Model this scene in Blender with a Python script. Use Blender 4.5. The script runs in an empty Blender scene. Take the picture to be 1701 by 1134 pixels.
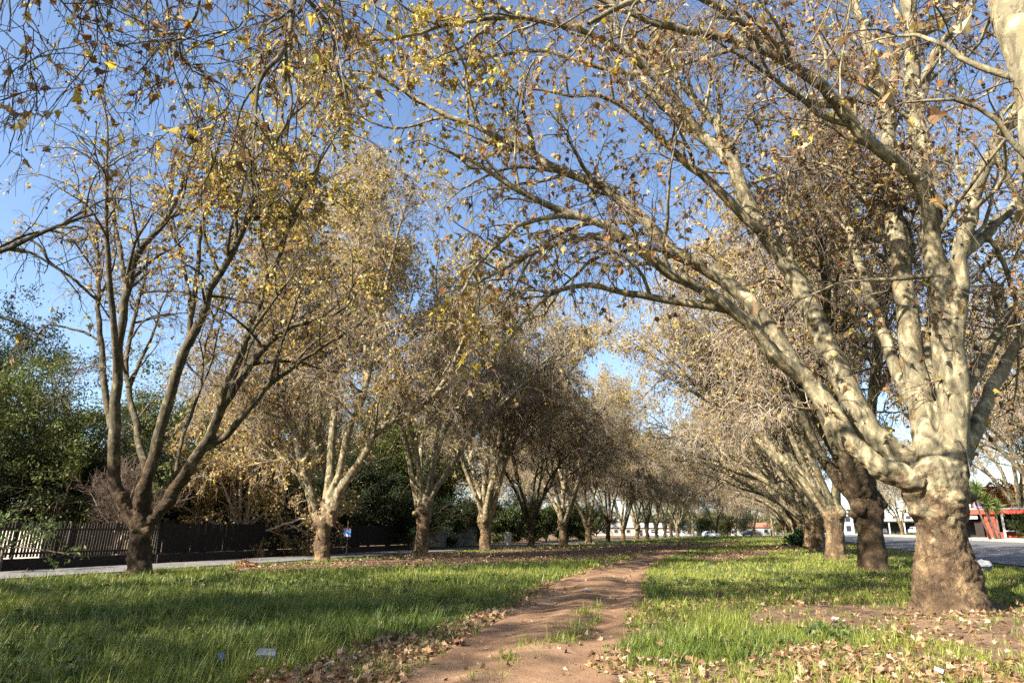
import bpy, math, random
import numpy as np
from mathutils import Vector, Matrix

R = math.radians
scene = bpy.context.scene
COL = scene.collection
PITCH = R(15.5); CP, SP = math.cos(PITCH), math.sin(PITCH)
CAMZ = 1.6; F = 1134.0
RNG = np.random.default_rng(7)

# ------------------------------------------------------------------ helpers
def P(u, v, Y):
    """point at world depth Y seen at photograph position (u, v)"""
    a = (u - 850.5) / F; b = (567.0 - v) / F
    y = CP - b * SP; z = SP + b * CP
    k = Y / y
    return np.array([a * k, Y, CAMZ + z * k])

def G(u, v, z=0.0):
    a = (u - 850.5) / F; b = (567.0 - v) / F
    y = CP - b * SP; zz = SP + b * CP
    k = (z - CAMZ) / zz
    return np.array([a * k, y * k, z])

def proj(x, y, z=0.0):
    d = y * CP + (z - CAMZ) * SP; d = np.maximum(d, .1)
    up = -y * SP + (z - CAMZ) * CP
    return 850.5 + F * x / d, 567.0 - F * up / d

def hash3(i, j, k, s):
    n = (i.astype(np.int64) * 374761393 + j.astype(np.int64) * 668265263 + k.astype(np.int64) * 2147483647 + s * 1274126177) & 0xFFFFFFFF
    n = ((n ^ (n >> 13)) * 1274126177) & 0xFFFFFFFF
    n = n ^ (n >> 16)
    return (n & 0xFFFFFF) / float(0xFFFFFF)

def noise3(p, scale=1.0, seed=0):
    p = np.asarray(p, float) * scale
    f = np.floor(p); t = p - f; t = t * t * (3 - 2 * t); f = f.astype(np.int64)
    o = 0
    for dx in (0, 1):
        for dy in (0, 1):
            for dz in (0, 1):
                w = (t[:, 0] if dx else 1 - t[:, 0]) * (t[:, 1] if dy else 1 - t[:, 1]) * (t[:, 2] if dz else 1 - t[:, 2])
                o = o + w * hash3(f[:, 0] + dx, f[:, 1] + dy, f[:, 2] + dz, seed)
    return o * 2 - 1

def noise2(x, y, scale=1.0, seed=0):
    return noise3(np.stack([x, y, np.zeros_like(x) + .37], 1), scale, seed)

def norm(a):
    return a / np.maximum(np.linalg.norm(a, axis=-1, keepdims=True), 1e-9)

def smooth01(t):
    t = np.clip(t, 0, 1); return t * t * (3 - 2 * t)

def mesh_np(name, verts, facelists, smooth=True, tint=None, attrs=None):
    me = bpy.data.meshes.new(name)
    verts = np.asarray(verts, np.float32)
    facelists = [np.asarray(f, np.int32) for f in facelists if len(f)]
    me.vertices.add(len(verts)); me.vertices.foreach_set('co', verts.ravel())
    idx = np.concatenate([f.ravel() for f in facelists])
    sizes = np.concatenate([np.full(len(f), f.shape[1], np.int32) for f in facelists])
    starts = np.concatenate([[0], np.cumsum(sizes)[:-1]]).astype(np.int32)
    me.loops.add(len(idx)); me.loops.foreach_set('vertex_index', idx)
    me.polygons.add(len(sizes)); me.polygons.foreach_set('loop_start', starts)
    me.polygons.foreach_set('use_smooth', np.full(len(sizes), smooth, bool))
    if tint is not None:
        a = me.attributes.new('tint', 'FLOAT_COLOR', 'POINT')
        c = np.ones((len(verts), 4), np.float32); c[:, :3] = tint
        a.data.foreach_set('color', c.ravel())
    for k, vals in (attrs or {}).items():
        a = me.attributes.new(k, 'FLOAT', 'POINT'); a.data.foreach_set('value', np.asarray(vals, np.float32))
    me.update(calc_edges=True)
    return me

def link(name, me, mat=None, parent=None, loc=None):
    o = bpy.data.objects.new(name, me); COL.objects.link(o)
    if mat is not None and me is not None and not me.materials: me.materials.append(mat)
    if parent is not None: o.parent = parent
    if loc is not None: o.location = loc
    return o

def tag(o, label=None, cat=None, group=None, kind=None):
    if label: o['label'] = label
    if cat: o['category'] = cat
    if group: o['group'] = group
    if kind: o['kind'] = kind
    return o

def empty(name, loc, rz=0.0, label=None, cat=None, group=None):
    o = bpy.data.objects.new(name, None); COL.objects.link(o)
    o.location = loc; o.rotation_euler = (0, 0, rz); o.empty_display_size = .3
    return tag(o, label, cat, group)

def dup(root, loc, rz=0.0, sc=1.0, label=None, group=None, cat=None):
    r = root.copy(); COL.objects.link(r); r.location = loc; r.rotation_euler = (0, 0, rz)
    r.scale = (sc, sc, sc) if not isinstance(sc, tuple) else sc
    tag(r, label, cat, group)
    for ch in list(root.children):
        c = ch.copy(); COL.objects.link(c); c.parent = r
        for g in list(ch.children):
            d = g.copy(); COL.objects.link(d); d.parent = c
    return r

class MB:
    """collects boxes, tubes and prisms for one mesh"""
    def __init__(s): s.v = []; s.f = {}; s.n = 0
    def add(s, v, faces):
        v = np.asarray(v, float)
        for f in faces: s.f.setdefault(len(f), []).append([i + s.n for i in f])
        s.v.append(v); s.n += len(v)
    def box(s, c, size, rz=0.0, ax=None):
        hx, hy, hz = [q / 2 for q in size]
        v = np.array([[x, y, z] for x in (-hx, hx) for y in (-hy, hy) for z in (-hz, hz)])
        if ax is not None: v = v @ np.array(ax)
        else:
            cz, sz = math.cos(rz), math.sin(rz)
            v = np.stack([v[:, 0] * cz - v[:, 1] * sz, v[:, 0] * sz + v[:, 1] * cz, v[:, 2]], 1)
        s.add(v + np.array(c), [(0, 1, 3, 2), (4, 6, 7, 5), (0, 4, 5, 1), (2, 3, 7, 6), (0, 2, 6, 4), (1, 5, 7, 3)])
    def prism(s, prof, y0, y1):          # prof: list of (x, z)
        n = len(prof)
        v = [(x, y0, z) for x, z in prof] + [(x, y1, z) for x, z in prof]
        fs = [tuple(range(n))[::-1], tuple(range(n, 2 * n))] + [(i, (i + 1) % n, n + (i + 1) % n, n + i) for i in range(n)]
        s.add(v, fs)
    def tube(s, pts, rad, k=8):
        pts = np.array(pts, float)[None]; rad = np.array(rad, float)[None]
        v, q, c = tubes(pts, rad, k, True)
        s.add(v, [tuple(a) for a in q] + [tuple(a) for a in c])
    def build(s, name, mat, parent=None, smooth=False, loc=None):
        return link(name, mesh_np(name, np.concatenate(s.v), list(s.f.values()), smooth), mat, parent, loc)

def tubes(Pn, Rn, k, caps=False):
    N, S1, _ = Pn.shape
    T = norm(np.gradient(Pn, axis=1))
    ref = np.where(np.abs(T[:, 0, 2:3]) < .8, np.array([[0, 0, 1.]]), np.array([[1., 0, 0]]))
    U = norm(np.cross(T[:, 0], ref))
    ang = np.arange(k) * 2 * math.pi / k
    V = np.empty((N, S1, k, 3))
    for s in range(S1):
        U = norm(U - T[:, s] * np.sum(U * T[:, s], -1, keepdims=True))
        W = np.cross(T[:, s], U)
        V[:, s] = Pn[:, s, None] + Rn[:, s, None, None] * (np.cos(ang)[None, :, None] * U[:, None] + np.sin(ang)[None, :, None] * W[:, None])
    base = (np.arange(N) * S1 * k)[:, None, None] + (np.arange(S1 - 1) * k)[None, :, None]
    a = np.arange(k); b = (a + 1) % k
    q = np.stack([base + a, base + b, base + b + k, base + a + k], -1).reshape(-1, 4)
    c = None
    if caps:
        bb = (np.arange(N) * S1 * k)[:, None]
        c = np.concatenate([bb + a[::-1][None], bb + (S1 - 1) * k + a[None]])
    return V.reshape(-1, 3), q, c

# ------------------------------------------------------------------ materials
def new_mat(name):
    m = bpy.data.materials.new(name); m.use_nodes = True
    nt = m.node_tree; nt.nodes.clear()
    out = nt.nodes.new('ShaderNodeOutputMaterial')
    return m, nt, out

def nd(nt, t, **kw):
    n = nt.nodes.new(t)
    for k, v in kw.items():
        if k in n.inputs: n.inputs[k].default_value = v
        else: setattr(n, k, v)
    return n

def ramp(nt, fac, stops, interp='LINEAR'):
    r = nt.nodes.new('ShaderNodeValToRGB'); r.color_ramp.interpolation = interp
    e = r.color_ramp.elements
    while len(e) < len(stops): e.new(.5)
    for el, (p, c) in zip(e, stops): el.position = p; el.color = (*c, 1) if len(c) == 3 else c
    nt.links.new(fac, r.inputs[0]); return r.outputs[0]

def mixc(nt, fac, a, b):
    m = nt.nodes.new('ShaderNodeMix'); m.data_type = 'RGBA'
    for sock, val in ((m.inputs[0], fac), (m.inputs[6], a), (m.inputs[7], b)):
        if isinstance(val, (int, float)): sock.default_value = val
        elif isinstance(val, tuple): sock.default_value = (*val, 1)
        else: nt.links.new(val, sock)
    return m.outputs[2]

def math_n(nt, op, a, b=0.0, clamp=False):
    m = nt.nodes.new('ShaderNodeMath'); m.operation = op; m.use_clamp = clamp
    for s, val in ((m.inputs[0], a), (m.inputs[1], b)):
        if isinstance(val, (int, float)): s.default_value = val
        else: nt.links.new(val, s)
    return m.outputs[0]

def noise(nt, vec, scale, detail=4, rough=.6, dist=0.0):
    n = nd(nt, 'ShaderNodeTexNoise', Scale=scale, Detail=detail, Roughness=rough, Distortion=dist)
    if vec is not None: nt.links.new(vec, n.inputs['Vector'])
    return n.outputs['Fac']

def finish(nt, out, color, rough=.8, bump=None, bstr=.5, bdist=.02, spec=.3, metal=0.0):
    p = nd(nt, 'ShaderNodeBsdfPrincipled', Roughness=rough, Metallic=metal)
    p.inputs['Specular IOR Level'].default_value = spec
    if isinstance(color, tuple): p.inputs['Base Color'].default_value = (*color, 1)
    else: nt.links.new(color, p.inputs['Base Color'])
    if bump is not None:
        b = nd(nt, 'ShaderNodeBump', Strength=bstr, Distance=bdist)
        nt.links.new(bump, b.inputs['Height']); nt.links.new(b.outputs[0], p.inputs['Normal'])
    nt.links.new(p.outputs[0], out.inputs[0]); return p

def objco(nt):
    return nt.nodes.new('ShaderNodeTexCoord').outputs['Object']

def mapping(nt, vec, sc):
    m = nd(nt, 'ShaderNodeMapping'); m.inputs['Scale'].default_value = sc
    nt.links.new(vec, m.inputs[0]); return m.outputs[0]

def simple(name, c, rough=.6, var=.15, scale=6, bstr=.2, metal=0.0, spec=.3):
    m, nt, out = new_mat(name); co = objco(nt)
    f = noise(nt, co, scale, 5)
    lo = tuple(x * (1 - var) for x in c); hi = tuple(min(1, x * (1 + var)) for x in c)
    finish(nt, out, ramp(nt, f, [(.3, lo), (.7, hi)]), rough, noise(nt, co, scale * 8), bstr, .004, spec, metal)
    return m

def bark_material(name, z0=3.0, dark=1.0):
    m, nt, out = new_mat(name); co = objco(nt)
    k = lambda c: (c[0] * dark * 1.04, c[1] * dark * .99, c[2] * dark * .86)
    sep = nt.nodes.new('ShaderNodeSeparateXYZ'); nt.links.new(co, sep.inputs[0])
    warp = mapping(nt, co, (1, 1, .5))
    # smooth upper bark: crisp-edged flaked patches
    n1 = noise(nt, warp, 4.6, 6, .58, .8)
    up = ramp(nt, n1, [(0.0, k((.07, .056, .036))), (.36, k((.115, .10, .068))), (.43, k((.17, .155, .108))), (.51, k((.24, .212, .142))), (.57, k((.36, .305, .20))), (.63, k((.52, .44, .29)))], 'CONSTANT')
    soft = noise(nt, co, 1.1, 5)
    up = mixc(nt, math_n(nt, 'MULTIPLY', ramp(nt, soft, [(.46, (0, 0, 0)), (.62, (1, 1, 1))]), .15), up, k((.20, .175, .12)))
    n2 = noise(nt, warp, 3.1, 5, .6, .5)
    up = mixc(nt, ramp(nt, n2, [(.0, (0, 0, 0)), (.605, (.75, .75, .75))], 'CONSTANT'), up, k((.225, .155, .085)))
    fl = noise(nt, co, 11.0, 2, .5)
    up = mixc(nt, ramp(nt, fl, [(.0, (0, 0, 0)), (.70, (.8, .8, .8))], 'CONSTANT'), up, (.045, .033, .024))
    # scaly brown bark of the old bole
    wl = mapping(nt, co, (1, 1, .62))
    wn = nd(nt, 'ShaderNodeTexNoise', Scale=5.0, Detail=4); nt.links.new(wl, wn.inputs['Vector'])
    wv = nt.nodes.new('ShaderNodeVectorMath'); wv.operation = 'MULTIPLY_ADD'; nt.links.new(wn.outputs['Color'], wv.inputs[0]); wv.inputs[1].default_value = (.34, .34, .34); nt.links.new(wl, wv.inputs[2])
    vo = nd(nt, 'ShaderNodeTexVoronoi', Scale=13.0, feature='DISTANCE_TO_EDGE'); nt.links.new(wv.outputs[0], vo.inputs['Vector'])
    vc = nd(nt, 'ShaderNodeTexVoronoi', Scale=13.0, feature='F1'); nt.links.new(wv.outputs[0], vc.inputs['Vector'])
    sc_ = nt.nodes.new('ShaderNodeSeparateColor'); nt.links.new(vc.outputs['Color'], sc_.inputs[0])
    n3 = noise(nt, mapping(nt, co, (1, 1, .6)), 3.4, 8, .68, .4)
    pl = math_n(nt, 'ADD', n3, math_n(nt, 'MULTIPLY', math_n(nt, 'SUBTRACT', sc_.outputs[0], .5), .13))
    lo = ramp(nt, pl, [(.30, k((.05, .034, .024))), (.42, k((.11, .075, .048))), (.52, k((.18, .125, .074))), (.62, k((.28, .205, .12))), (.74, k((.38, .295, .18)))])
    crk = ramp(nt, vo.outputs['Distance'], [(.0, (1, 1, 1)), (.05, (0, 0, 0))])
    lo = mixc(nt, math_n(nt, 'MULTIPLY', crk, .22), lo, k((.035, .025, .018)))
    n4 = noise(nt, co, 1.3, 5)
    lo = mixc(nt, ramp(nt, n4, [(.40, (.8, .8, .8)), (.52, (0, 0, 0))]), lo, k((.075, .048, .032)))
    zz = math_n(nt, 'ADD', sep.outputs[2], math_n(nt, 'MULTIPLY', math_n(nt, 'SUBTRACT', noise(nt, co, 3.2, 7, .65), .5), 7.5))
    mr = nd(nt, 'ShaderNodeMapRange'); mr.interpolation_type = 'SMOOTHSTEP'
    mr.inputs['From Min'].default_value = z0 - .7; mr.inputs['From Max'].default_value = z0 + .7
    nt.links.new(zz, mr.inputs['Value'])
    col = mixc(nt, mr.outputs[0], lo, up)
    lowh = math_n(nt, 'ADD', math_n(nt, 'MULTIPLY', noise(nt, co, 10, 7, .68), 1.0), math_n(nt, 'MULTIPLY', ramp(nt, vo.outputs['Distance'], [(.0, (0, 0, 0)), (.12, (1, 1, 1))]), .16))
    uph = math_n(nt, 'ADD', math_n(nt, 'MULTIPLY', n1, .5), math_n(nt, 'MULTIPLY', noise(nt, co, 26, 4), .18))
    hb = nt.nodes.new('ShaderNodeMix'); hb.data_type = 'FLOAT'
    nt.links.new(mr.outputs[0], hb.inputs[0]); nt.links.new(lowh, hb.inputs[2]); nt.links.new(uph, hb.inputs[3])
    finish(nt, out, col, .88, hb.outputs[0], 1.0, .07, .2)
    return m

def twig_material(name, c0, c1):
    m, nt, out = new_mat(name); co = objco(nt)
    finish(nt, out, ramp(nt, noise(nt, co, 1.8, 4), [(.38, c0), (.62, c1)]), .85, spec=.2)
    return m

def leaf_material(name, trans=.4, rough=.6, spec=.3, vein=True):
    m, nt, out = new_mat(name)
    at = nd(nt, 'ShaderNodeAttribute', attribute_name='tint')
    co = objco(nt)
    f = noise(nt, co, 14, 3)
    dk = nt.nodes.new('ShaderNodeMix'); dk.data_type = 'RGBA'; dk.blend_type = 'MULTIPLY'; dk.inputs[0].default_value = 1
    nt.links.new(at.outputs['Color'], dk.inputs[6])
    nt.links.new(ramp(nt, f, [(.3, (.72, .66, .6)), (.6, (1, 1, 1))]), dk.inputs[7])
    c = dk.outputs[2]
    p = nd(nt, 'ShaderNodeBsdfPrincipled', Roughness=rough); p.inputs['Specular IOR Level'].default_value = spec
    nt.links.new(c, p.inputs['Base Color'])
    t = nt.nodes.new('ShaderNodeBsdfTranslucent'); nt.links.new(c, t.inputs[0])
    mx = nd(nt, 'ShaderNodeMixShader', Fac=trans)
    nt.links.new(p.outputs[0], mx.inputs[1]); nt.links.new(t.outputs[0], mx.inputs[2]); nt.links.new(mx.outputs[0], out.inputs[0])
    return m

M = {}
M['bark'] = bark_material('plane_bark', 2.9, .9)
M['bark_near'] = bark_material('plane_bark_near', 2.2, .80)
M['bark_dark'] = bark_material('plane_bark_dark', 4.4, .38)  # darkened bark copy; the forked tree's shade is put into its colour
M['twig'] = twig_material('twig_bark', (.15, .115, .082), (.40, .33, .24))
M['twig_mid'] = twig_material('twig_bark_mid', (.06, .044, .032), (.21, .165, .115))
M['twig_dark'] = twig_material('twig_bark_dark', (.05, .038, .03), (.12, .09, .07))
M['leaf'] = leaf_material('autumn_leaf', .42)
M['green_leaf'] = leaf_material('evergreen_leaf', .3, .6, .2)
M['grass'] = leaf_material('grass_blade', .3, .5, .35)
M['dry'] = leaf_material('fallen_leaf', .2, .7, .2)
M['stem'] = simple('brown_stem', (.12, .085, .06), .9, .4, 5)
M['pale_stem'] = simple('pale_stem', (.40, .33, .24), .9, .35, 6)

# ------------------------------------------------------------------ terrain
A0 = np.array([9.6, 15.0]); DV = np.array([.342, .940]); NV = np.array([.940, -.342])
B0 = np.array([-14.8, 27.0])
def s_right(x, y): return (x - A0[0]) * NV[0] + (y - A0[1]) * NV[1]
def s_left(x, y): return (x - B0[0]) * NV[0] + (y - B0[1]) * NV[1]
def ST(s, t): return A0 + NV * s + DV * t          # position from road-side row coordinates
def SL(s, t): return B0 + NV * s + DV * t
def height(x, y, rough=True):
    x = np.asarray(x, float); y = np.asarray(y, float)
    sr = s_right(x, y); sl = s_left(x, y)
    h = 1.0 * smooth01((sr - 5) / 26)
    if rough:
        shp = x.shape; xf = x.ravel(); yf = y.ravel()
        n = noise2(xf, yf, .45, 3) * .05 + noise2(xf, yf, 1.7, 4) * .02
        msk = smooth01((5.6 - sr) / 1.5) * smooth01((sl + .2) / 1.5)
        h = h + n.reshape(shp) * msk
    return h
def hz(x, y): return float(height(np.array([x]), np.array([y]))[0])

def in_poly(u, v, poly):
    poly = np.array(poly, float); ins = np.zeros(len(u), bool)
    x0, y0 = poly[-1]
    for x1, y1 in poly:
        c = ((y1 > v) != (y0 > v))
        with np.errstate(divide='ignore', invalid='ignore'):
            c &= u < (x0 - x1) * (v - y1) / (y0 - y1 + 1e-12) + x1
        ins ^= c; x0, y0 = x1, y1
    return ins
def world_poly(pts):        # the ground outline as world positions
    return [tuple(G(u, v)[:2]) for u, v in pts]

PATH_L = [(600, 1200), (666, 1134), (782, 1057), (853, 1022), (923, 973), (969, 955), (1004, 941), (1050, 931), (1085, 921), (1125, 913), (1165, 907), (1200, 901.5)]
PATH_R = [(1010, 1200), (1022, 1134), (1050, 1057), (1061, 1008), (1068, 973), (1078, 945), (1092, 935), (1108, 926), (1138, 917), (1180, 909), (1215, 904), (1240, 899.5)]
Z_PATH = world_poly(PATH_L + PATH_R[::-1])
Z_TUFT = world_poly([(770, 1150), (874, 1088), (916, 1060), (950, 1022), (988, 1002), (1000, 1016), (965, 1050), (940, 1088), (880, 1125), (850, 1150)])
Z_LITL = world_poly([(300, 1200), (430, 1134), (540, 1104), (640, 1072), (740, 1042), (820, 1012), (870, 985), (940, 962), (1000, 938), (1060, 925), (1085, 921), (1004, 941), (969, 955), (923, 973), (853, 1022), (782, 1057), (666, 1134), (600, 1200)])
Z_BAND = world_poly([(380, 950), (620, 944), (840, 936), (980, 929), (1100, 918), (1160, 906), (1150, 900), (1050, 903), (900, 910), (760, 919), (620, 927), (540, 936), (400, 942)])
Z_R1 = world_poly([(1230, 1022), (1300, 1006), (1480, 1003), (1640, 998), (1750, 1020), (1750, 1100), (1600, 1090), (1500, 1062), (1380, 1042), (1250, 1036)])
Z_LITR = world_poly([(1000, 1200), (1015, 1134), (1040, 1098), (1110, 1112), (1210, 1108), (1310, 1088), (1440, 1056), (1560, 1072), (1720, 1095), (1760, 1200)])
Z_LITS = world_poly([(1062, 1000), (1130, 985), (1250, 978), (1500, 975), (1520, 1000), (1300, 1008), (1160, 1030), (1090, 1060), (1050, 1060)])
Z_LITR3 = world_poly([(1130, 925), (1300, 905), (1370, 905), (1300, 915), (1200, 935)])

def zone(x, y):
    """grass density, grass length, dirt, litter per m2"""
    n = len(x)
    jx = noise2(x, y, .9, 11) * .35 + noise2(x, y, 3.1, 12) * .18
    jy = noise2(x, y, .9, 13) * .45 + noise2(x, y, 3.1, 14) * .2
    X, Y = x + jx, y + jy
    dens = np.ones(n); ln = np.full(n, .19); dirt = np.zeros(n); lit = np.full(n, 1.6)
    lf = s_left(x, y); rt = s_right(x, y)
    left = X < (Y * .0 + 3.0)
    ln = np.where((x < 4) & (y < 34), .25, ln)
    ln = np.where(y > 40, .17, ln)
    patch = noise2(x, y, .35, 21)
    dens *= np.clip(.85 + .5 * patch, .35, 1.2)
    lit = np.where(rt > -6, 2.0 + 4 * np.clip(patch, 0, 1), lit)
    for poly, d, l, di, li in ((Z_LITR, .55, .17, .55, 120), (Z_LITS, .8, .16, .45, 26), (Z_LITR3, .2, .1, .8, 25), (Z_LITL, .38, .16, .75, 150), (Z_BAND, .16, .08, .85, 30),
                               (Z_R1, .16, .14, 1.0, 40), (Z_PATH, .0, .05, 1.0, 11), (Z_TUFT, 1.25, .2, .8, 10)):
        i = in_poly(X, Y, poly)
        dens[i] = d; ln[i] = l; dirt[i] = di; lit[i] = li * (np.clip(.6 + .9 * noise2(x[i], y[i], .8, 31), .15, 1.6) if i.any() else 1)
    i = (lf < -.4) & (lf > -7.4); dens[i] = 0; dirt[i] = .8; lit[i] = 2
    i = (lf <= -7.4); dens[i] = .1; dirt[i] = .8; lit[i] = .5
    i = (rt > 6.2) & (rt < 21); dens[i] = 0; dirt[i] = .6; lit[i] = 1.0
    i = rt >= 21; dens[i] = .35; ln[i] = .12; lit[i] = 1
    for bx, by, br in TREE_SPOTS:       # bare earth round the boles
        q = np.hypot(X - bx, Y - by) < br
        dens[q] *= .25; dirt[q] = np.maximum(dirt[q], .8)
    return dens, ln, dirt, lit

LEFT = [SL(0, 12.24 * k) for k in range(0, 15)]
RIGHT = [A0, np.array([15.1, 30.0]), np.array([19.6, 43.2])] + [ST(-.5, 12.4 * k + 5.4) for k in range(3, 14)]
TREE_SPOTS = [(p[0], p[1], .95) for p in LEFT[:6] + RIGHT[:4]]

def graded(lo, a, b, hi, step, cap, g=1.07):
    mid = list(np.arange(a, b, step)); out = mid[:]
    s = step; x = mid[-1]
    while x < hi:
        s = s * g if (s < cap or x > 190) else s
        x += s; out.append(x)
    s = step; x = mid[0]; pre = []
    while x > lo:
        s = s * g if (s < cap or x < -110) else s
        x -= s; pre.append(x)
    return np.array(pre[::-1] + out)
gx = graded(-2500, -13, 14, 2500, .16, 2.6); gy = graded(-700, 6.5, 34, 3000, .16, 2.6)
XX, YY = np.meshgrid(gx, gy)
xf, yf = XX.ravel(), YY.ravel()
zf = height(xf, yf)
_, _, dirt, lit = zone(xf, yf)
gv = np.stack([xf, yf, zf], 1)
nx, ny = len(gx), len(gy)
ii = (np.arange(ny - 1)[:, None] * nx + np.arange(nx - 1)[None]).ravel()
gq = np.stack([ii, ii + 1, ii + nx + 1, ii + nx], 1)
m, nt, out = new_mat('ground_soil')
co = objco(nt)
ad = nd(nt, 'ShaderNodeAttribute', attribute_name='dirt'); al = nd(nt, 'ShaderNodeAttribute', attribute_name='litter')
n1 = noise(nt, co, 1.3, 6); n2 = noise(nt, co, 14, 5); n3 = noise(nt, co, 55, 3)
gcol = ramp(nt, n2, [(.35, (.035, .042, .014)), (.55, (.075, .095, .026)), (.7, (.13, .12, .05))])
dcol = ramp(nt, n1, [(.32, (.06, .035, .022)), (.50, (.105, .062, .037)), (.68, (.19, .12, .072))])
dcol = mixc(nt, ramp(nt, n3, [(.5, (0, 0, 0)), (.72, (.5, .5, .5))]), dcol, (.42, .30, .2))
lcol = ramp(nt, noise(nt, co, 26, 4, .7), [(.36, (.07, .04, .022)), (.5, (.25, .15, .075)), (.64, (.48, .33, .18))])
dm = math_n(nt, 'ADD', ad.outputs['Fac'], math_n(nt, 'MULTIPLY', math_n(nt, 'SUBTRACT', n2, .5), 1.2), True)
c = mixc(nt, ramp(nt, dm, [(.35, (0, 0, 0)), (.65, (1, 1, 1))]), gcol, dcol)
lm = math_n(nt, 'ADD', math_n(nt, 'MULTIPLY', al.outputs['Fac'], .012), math_n(nt, 'MULTIPLY', math_n(nt, 'SUBTRACT', n2, .62), 1.0), True)
c = mixc(nt, ramp(nt, lm, [(.2, (0, 0, 0)), (.5, (.85, .85, .85))]), c, lcol)
finish(nt, out, c, .95, math_n(nt, 'ADD', n2, math_n(nt, 'MULTIPLY', n3, .4)), .7, .03, .15)
M['ground'] = m
tag(link('ground', mesh_np('ground', gv, [gq], True, None, {'dirt': dirt, 'litter': lit}), M['ground']), 'grassy park ground with bare earth and leaf patches', 'ground', kind='structure')

# dirt path
NR = 240; NC = 34
ta = np.linspace(0, len(PATH_L) - 1, NR)
def lerp_list(L, t):
    L = np.array([G(u, v)[:2] for u, v in L]); i = np.minimum(t.astype(int), len(L) - 2); f = (t - i)[:, None]
    return L[i] * (1 - f) + L[i + 1] * f
ts = ta
Lw, Rw = lerp_list(PATH_L, ts), lerp_list(PATH_R, ts)
for _ in range(12):
    for a in (Lw, Rw): a[1:-1] = (a[:-2] + a[1:-1] * 2 + a[2:]) / 4
a = noise2(Lw[:, 0], Lw[:, 1], 1.1, 41)[:, None] * .42 + noise2(Lw[:, 0], Lw[:, 1], 3.7, 43)[:, None] * .22 - .12
b = noise2(Rw[:, 0], Rw[:, 1], 1.1, 42)[:, None] * .42 + noise2(Rw[:, 0], Rw[:, 1], 3.7, 44)[:, None] * .22 + .06
Lw = Lw + a * np.array([1, .3]); Rw = Rw + b * np.array([1, .3])
fr = np.linspace(0, 1, NC)
pp = Lw[:, None] * (1 - fr)[None, :, None] + Rw[:, None] * fr[None, :, None]
px, py = pp[..., 0].ravel(), pp[..., 1].ravel()
frr = np.tile(fr, NR)
ruts = -.05 * (np.exp(-((frr - .22) / .13) ** 2) + np.exp(-((frr - .78) / .13) ** 2)) + .018 * np.exp(-((frr - .5) / .15) ** 2)
edge = np.minimum(frr, 1 - frr)
pz = height(px, py) + np.where(edge < .02, -.03, .022 + (ruts + .05) * smooth01(edge / .1) + noise2(px, py, 2.4, 45) * .014 + noise2(px, py, 6.0, 46) * .008)
ii = (np.arange(NR - 1)[:, None] * NC + np.arange(NC - 1)[None]).ravel()
m, nt, out = new_mat('packed_red_earth'); co = objco(nt)
n1 = noise(nt, co, .8, 6); n2 = noise(nt, co, 9, 6, .65); n3 = noise(nt, co, 70, 3)
c = ramp(nt, n1, [(.34, (.10, .055, .030)), (.5, (.18, .104, .056)), (.66, (.28, .172, .096))])
c = mixc(nt, ramp(nt, n2, [(.36, (.55, .55, .55)), (.52, (0, 0, 0))]), c, (.17, .098, .058))
c = mixc(nt, ramp(nt, n3, [(.58, (0, 0, 0)), (.7, (.7, .7, .7))]), c, (.5, .37, .25))
finish(nt, out, c, .95, math_n(nt, 'ADD', n2, math_n(nt, 'MULTIPLY', n3, .35)), .8, .035, .15)
M['path'] = m
tag(link('path', mesh_np('path', np.stack([px, py, pz], 1), [np.stack([ii, ii + 1, ii + NC + 1, ii + NC], 1)]), M['path']), 'worn reddish dirt path curving between the tree rows', 'path', kind='structure')

# road and streets: strips along the rows
def strip(name, fn, s0, s1, t0, t1, dz, mat, label, cat, ds=.6, dt=1.5, wob=0.0):
    ss = np.arange(s0, s1 + 1e-6, ds); tt = np.arange(t0, t1, dt)
    pts = np.array([[fn(s, t) for s in ss] for t in tt])
    x, y = pts[..., 0].ravel(), pts[..., 1].ravel()
    if wob:
        e = np.zeros((len(tt), len(ss))); e[:, 0] = noise2(tt, tt * 0, .5, 51) * wob; e[:, -1] = noise2(tt, tt * 0 + 9, .5, 52) * wob
        x = x + e.ravel() * NV[0]; y = y + e.ravel() * NV[1]
    z = height(x, y, False) + dz
    n = len(ss); k = (np.arange(len(tt) - 1)[:, None] * n + np.arange(n - 1)[None]).ravel()
    return tag(link(name, mesh_np(name, np.stack([x, y, z], 1), [np.stack([k, k + 1, k + n + 1, k + n], 1)]), mat), label, cat, kind='structure')
m, nt, out = new_mat('asphalt'); co = objco(nt)
n1 = noise(nt, co, .5, 5); n2 = noise(nt, co, 40, 4)
c = ramp(nt, n1, [(.35, (.075, .075, .08)), (.65, (.125, .122, .122))])
c = mixc(nt, ramp(nt, n2, [(.5, (0, 0, 0)), (.75, (.4, .4, .4))]), c, (.2, .19, .18))
finish(nt, out, c, .8, n2, .5, .01, .3); M['asphalt'] = m
M['paving'] = simple('pale_paving', (.42, .38, .31), .9, .25, 2)
strip('road', ST, 6.7, 18.4, -60, 330, .05, M['asphalt'], 'tarred road striped with branch shadows beside the big tree', 'road', wob=.25)
strip('pavement', ST, 18.7, 21.6, -60, 330, .17, M['paving'], 'pale pavement along the far side of the tarred road', 'pavement')
kb = MB()
for t in np.arange(-60, 330, 3.0):
    p0 = ST(18.55, t + 1.5); kb.box((p0[0], p0[1], float(height(p0[0], p0[1], False)) + .1), (.16, 2.97, .2), -math.atan2(DV[0], DV[1]))
tag(kb.build('kerb', M['paving']), 'low concrete kerb at the far edge of the tarred road', 'kerb', kind='structure')
m, nt, out = new_mat('street_grey'); co = objco(nt)
c = ramp(nt, noise(nt, co, .9, 6), [(.35, (.10, .097, .094)), (.65, (.17, .16, .15))])
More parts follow.
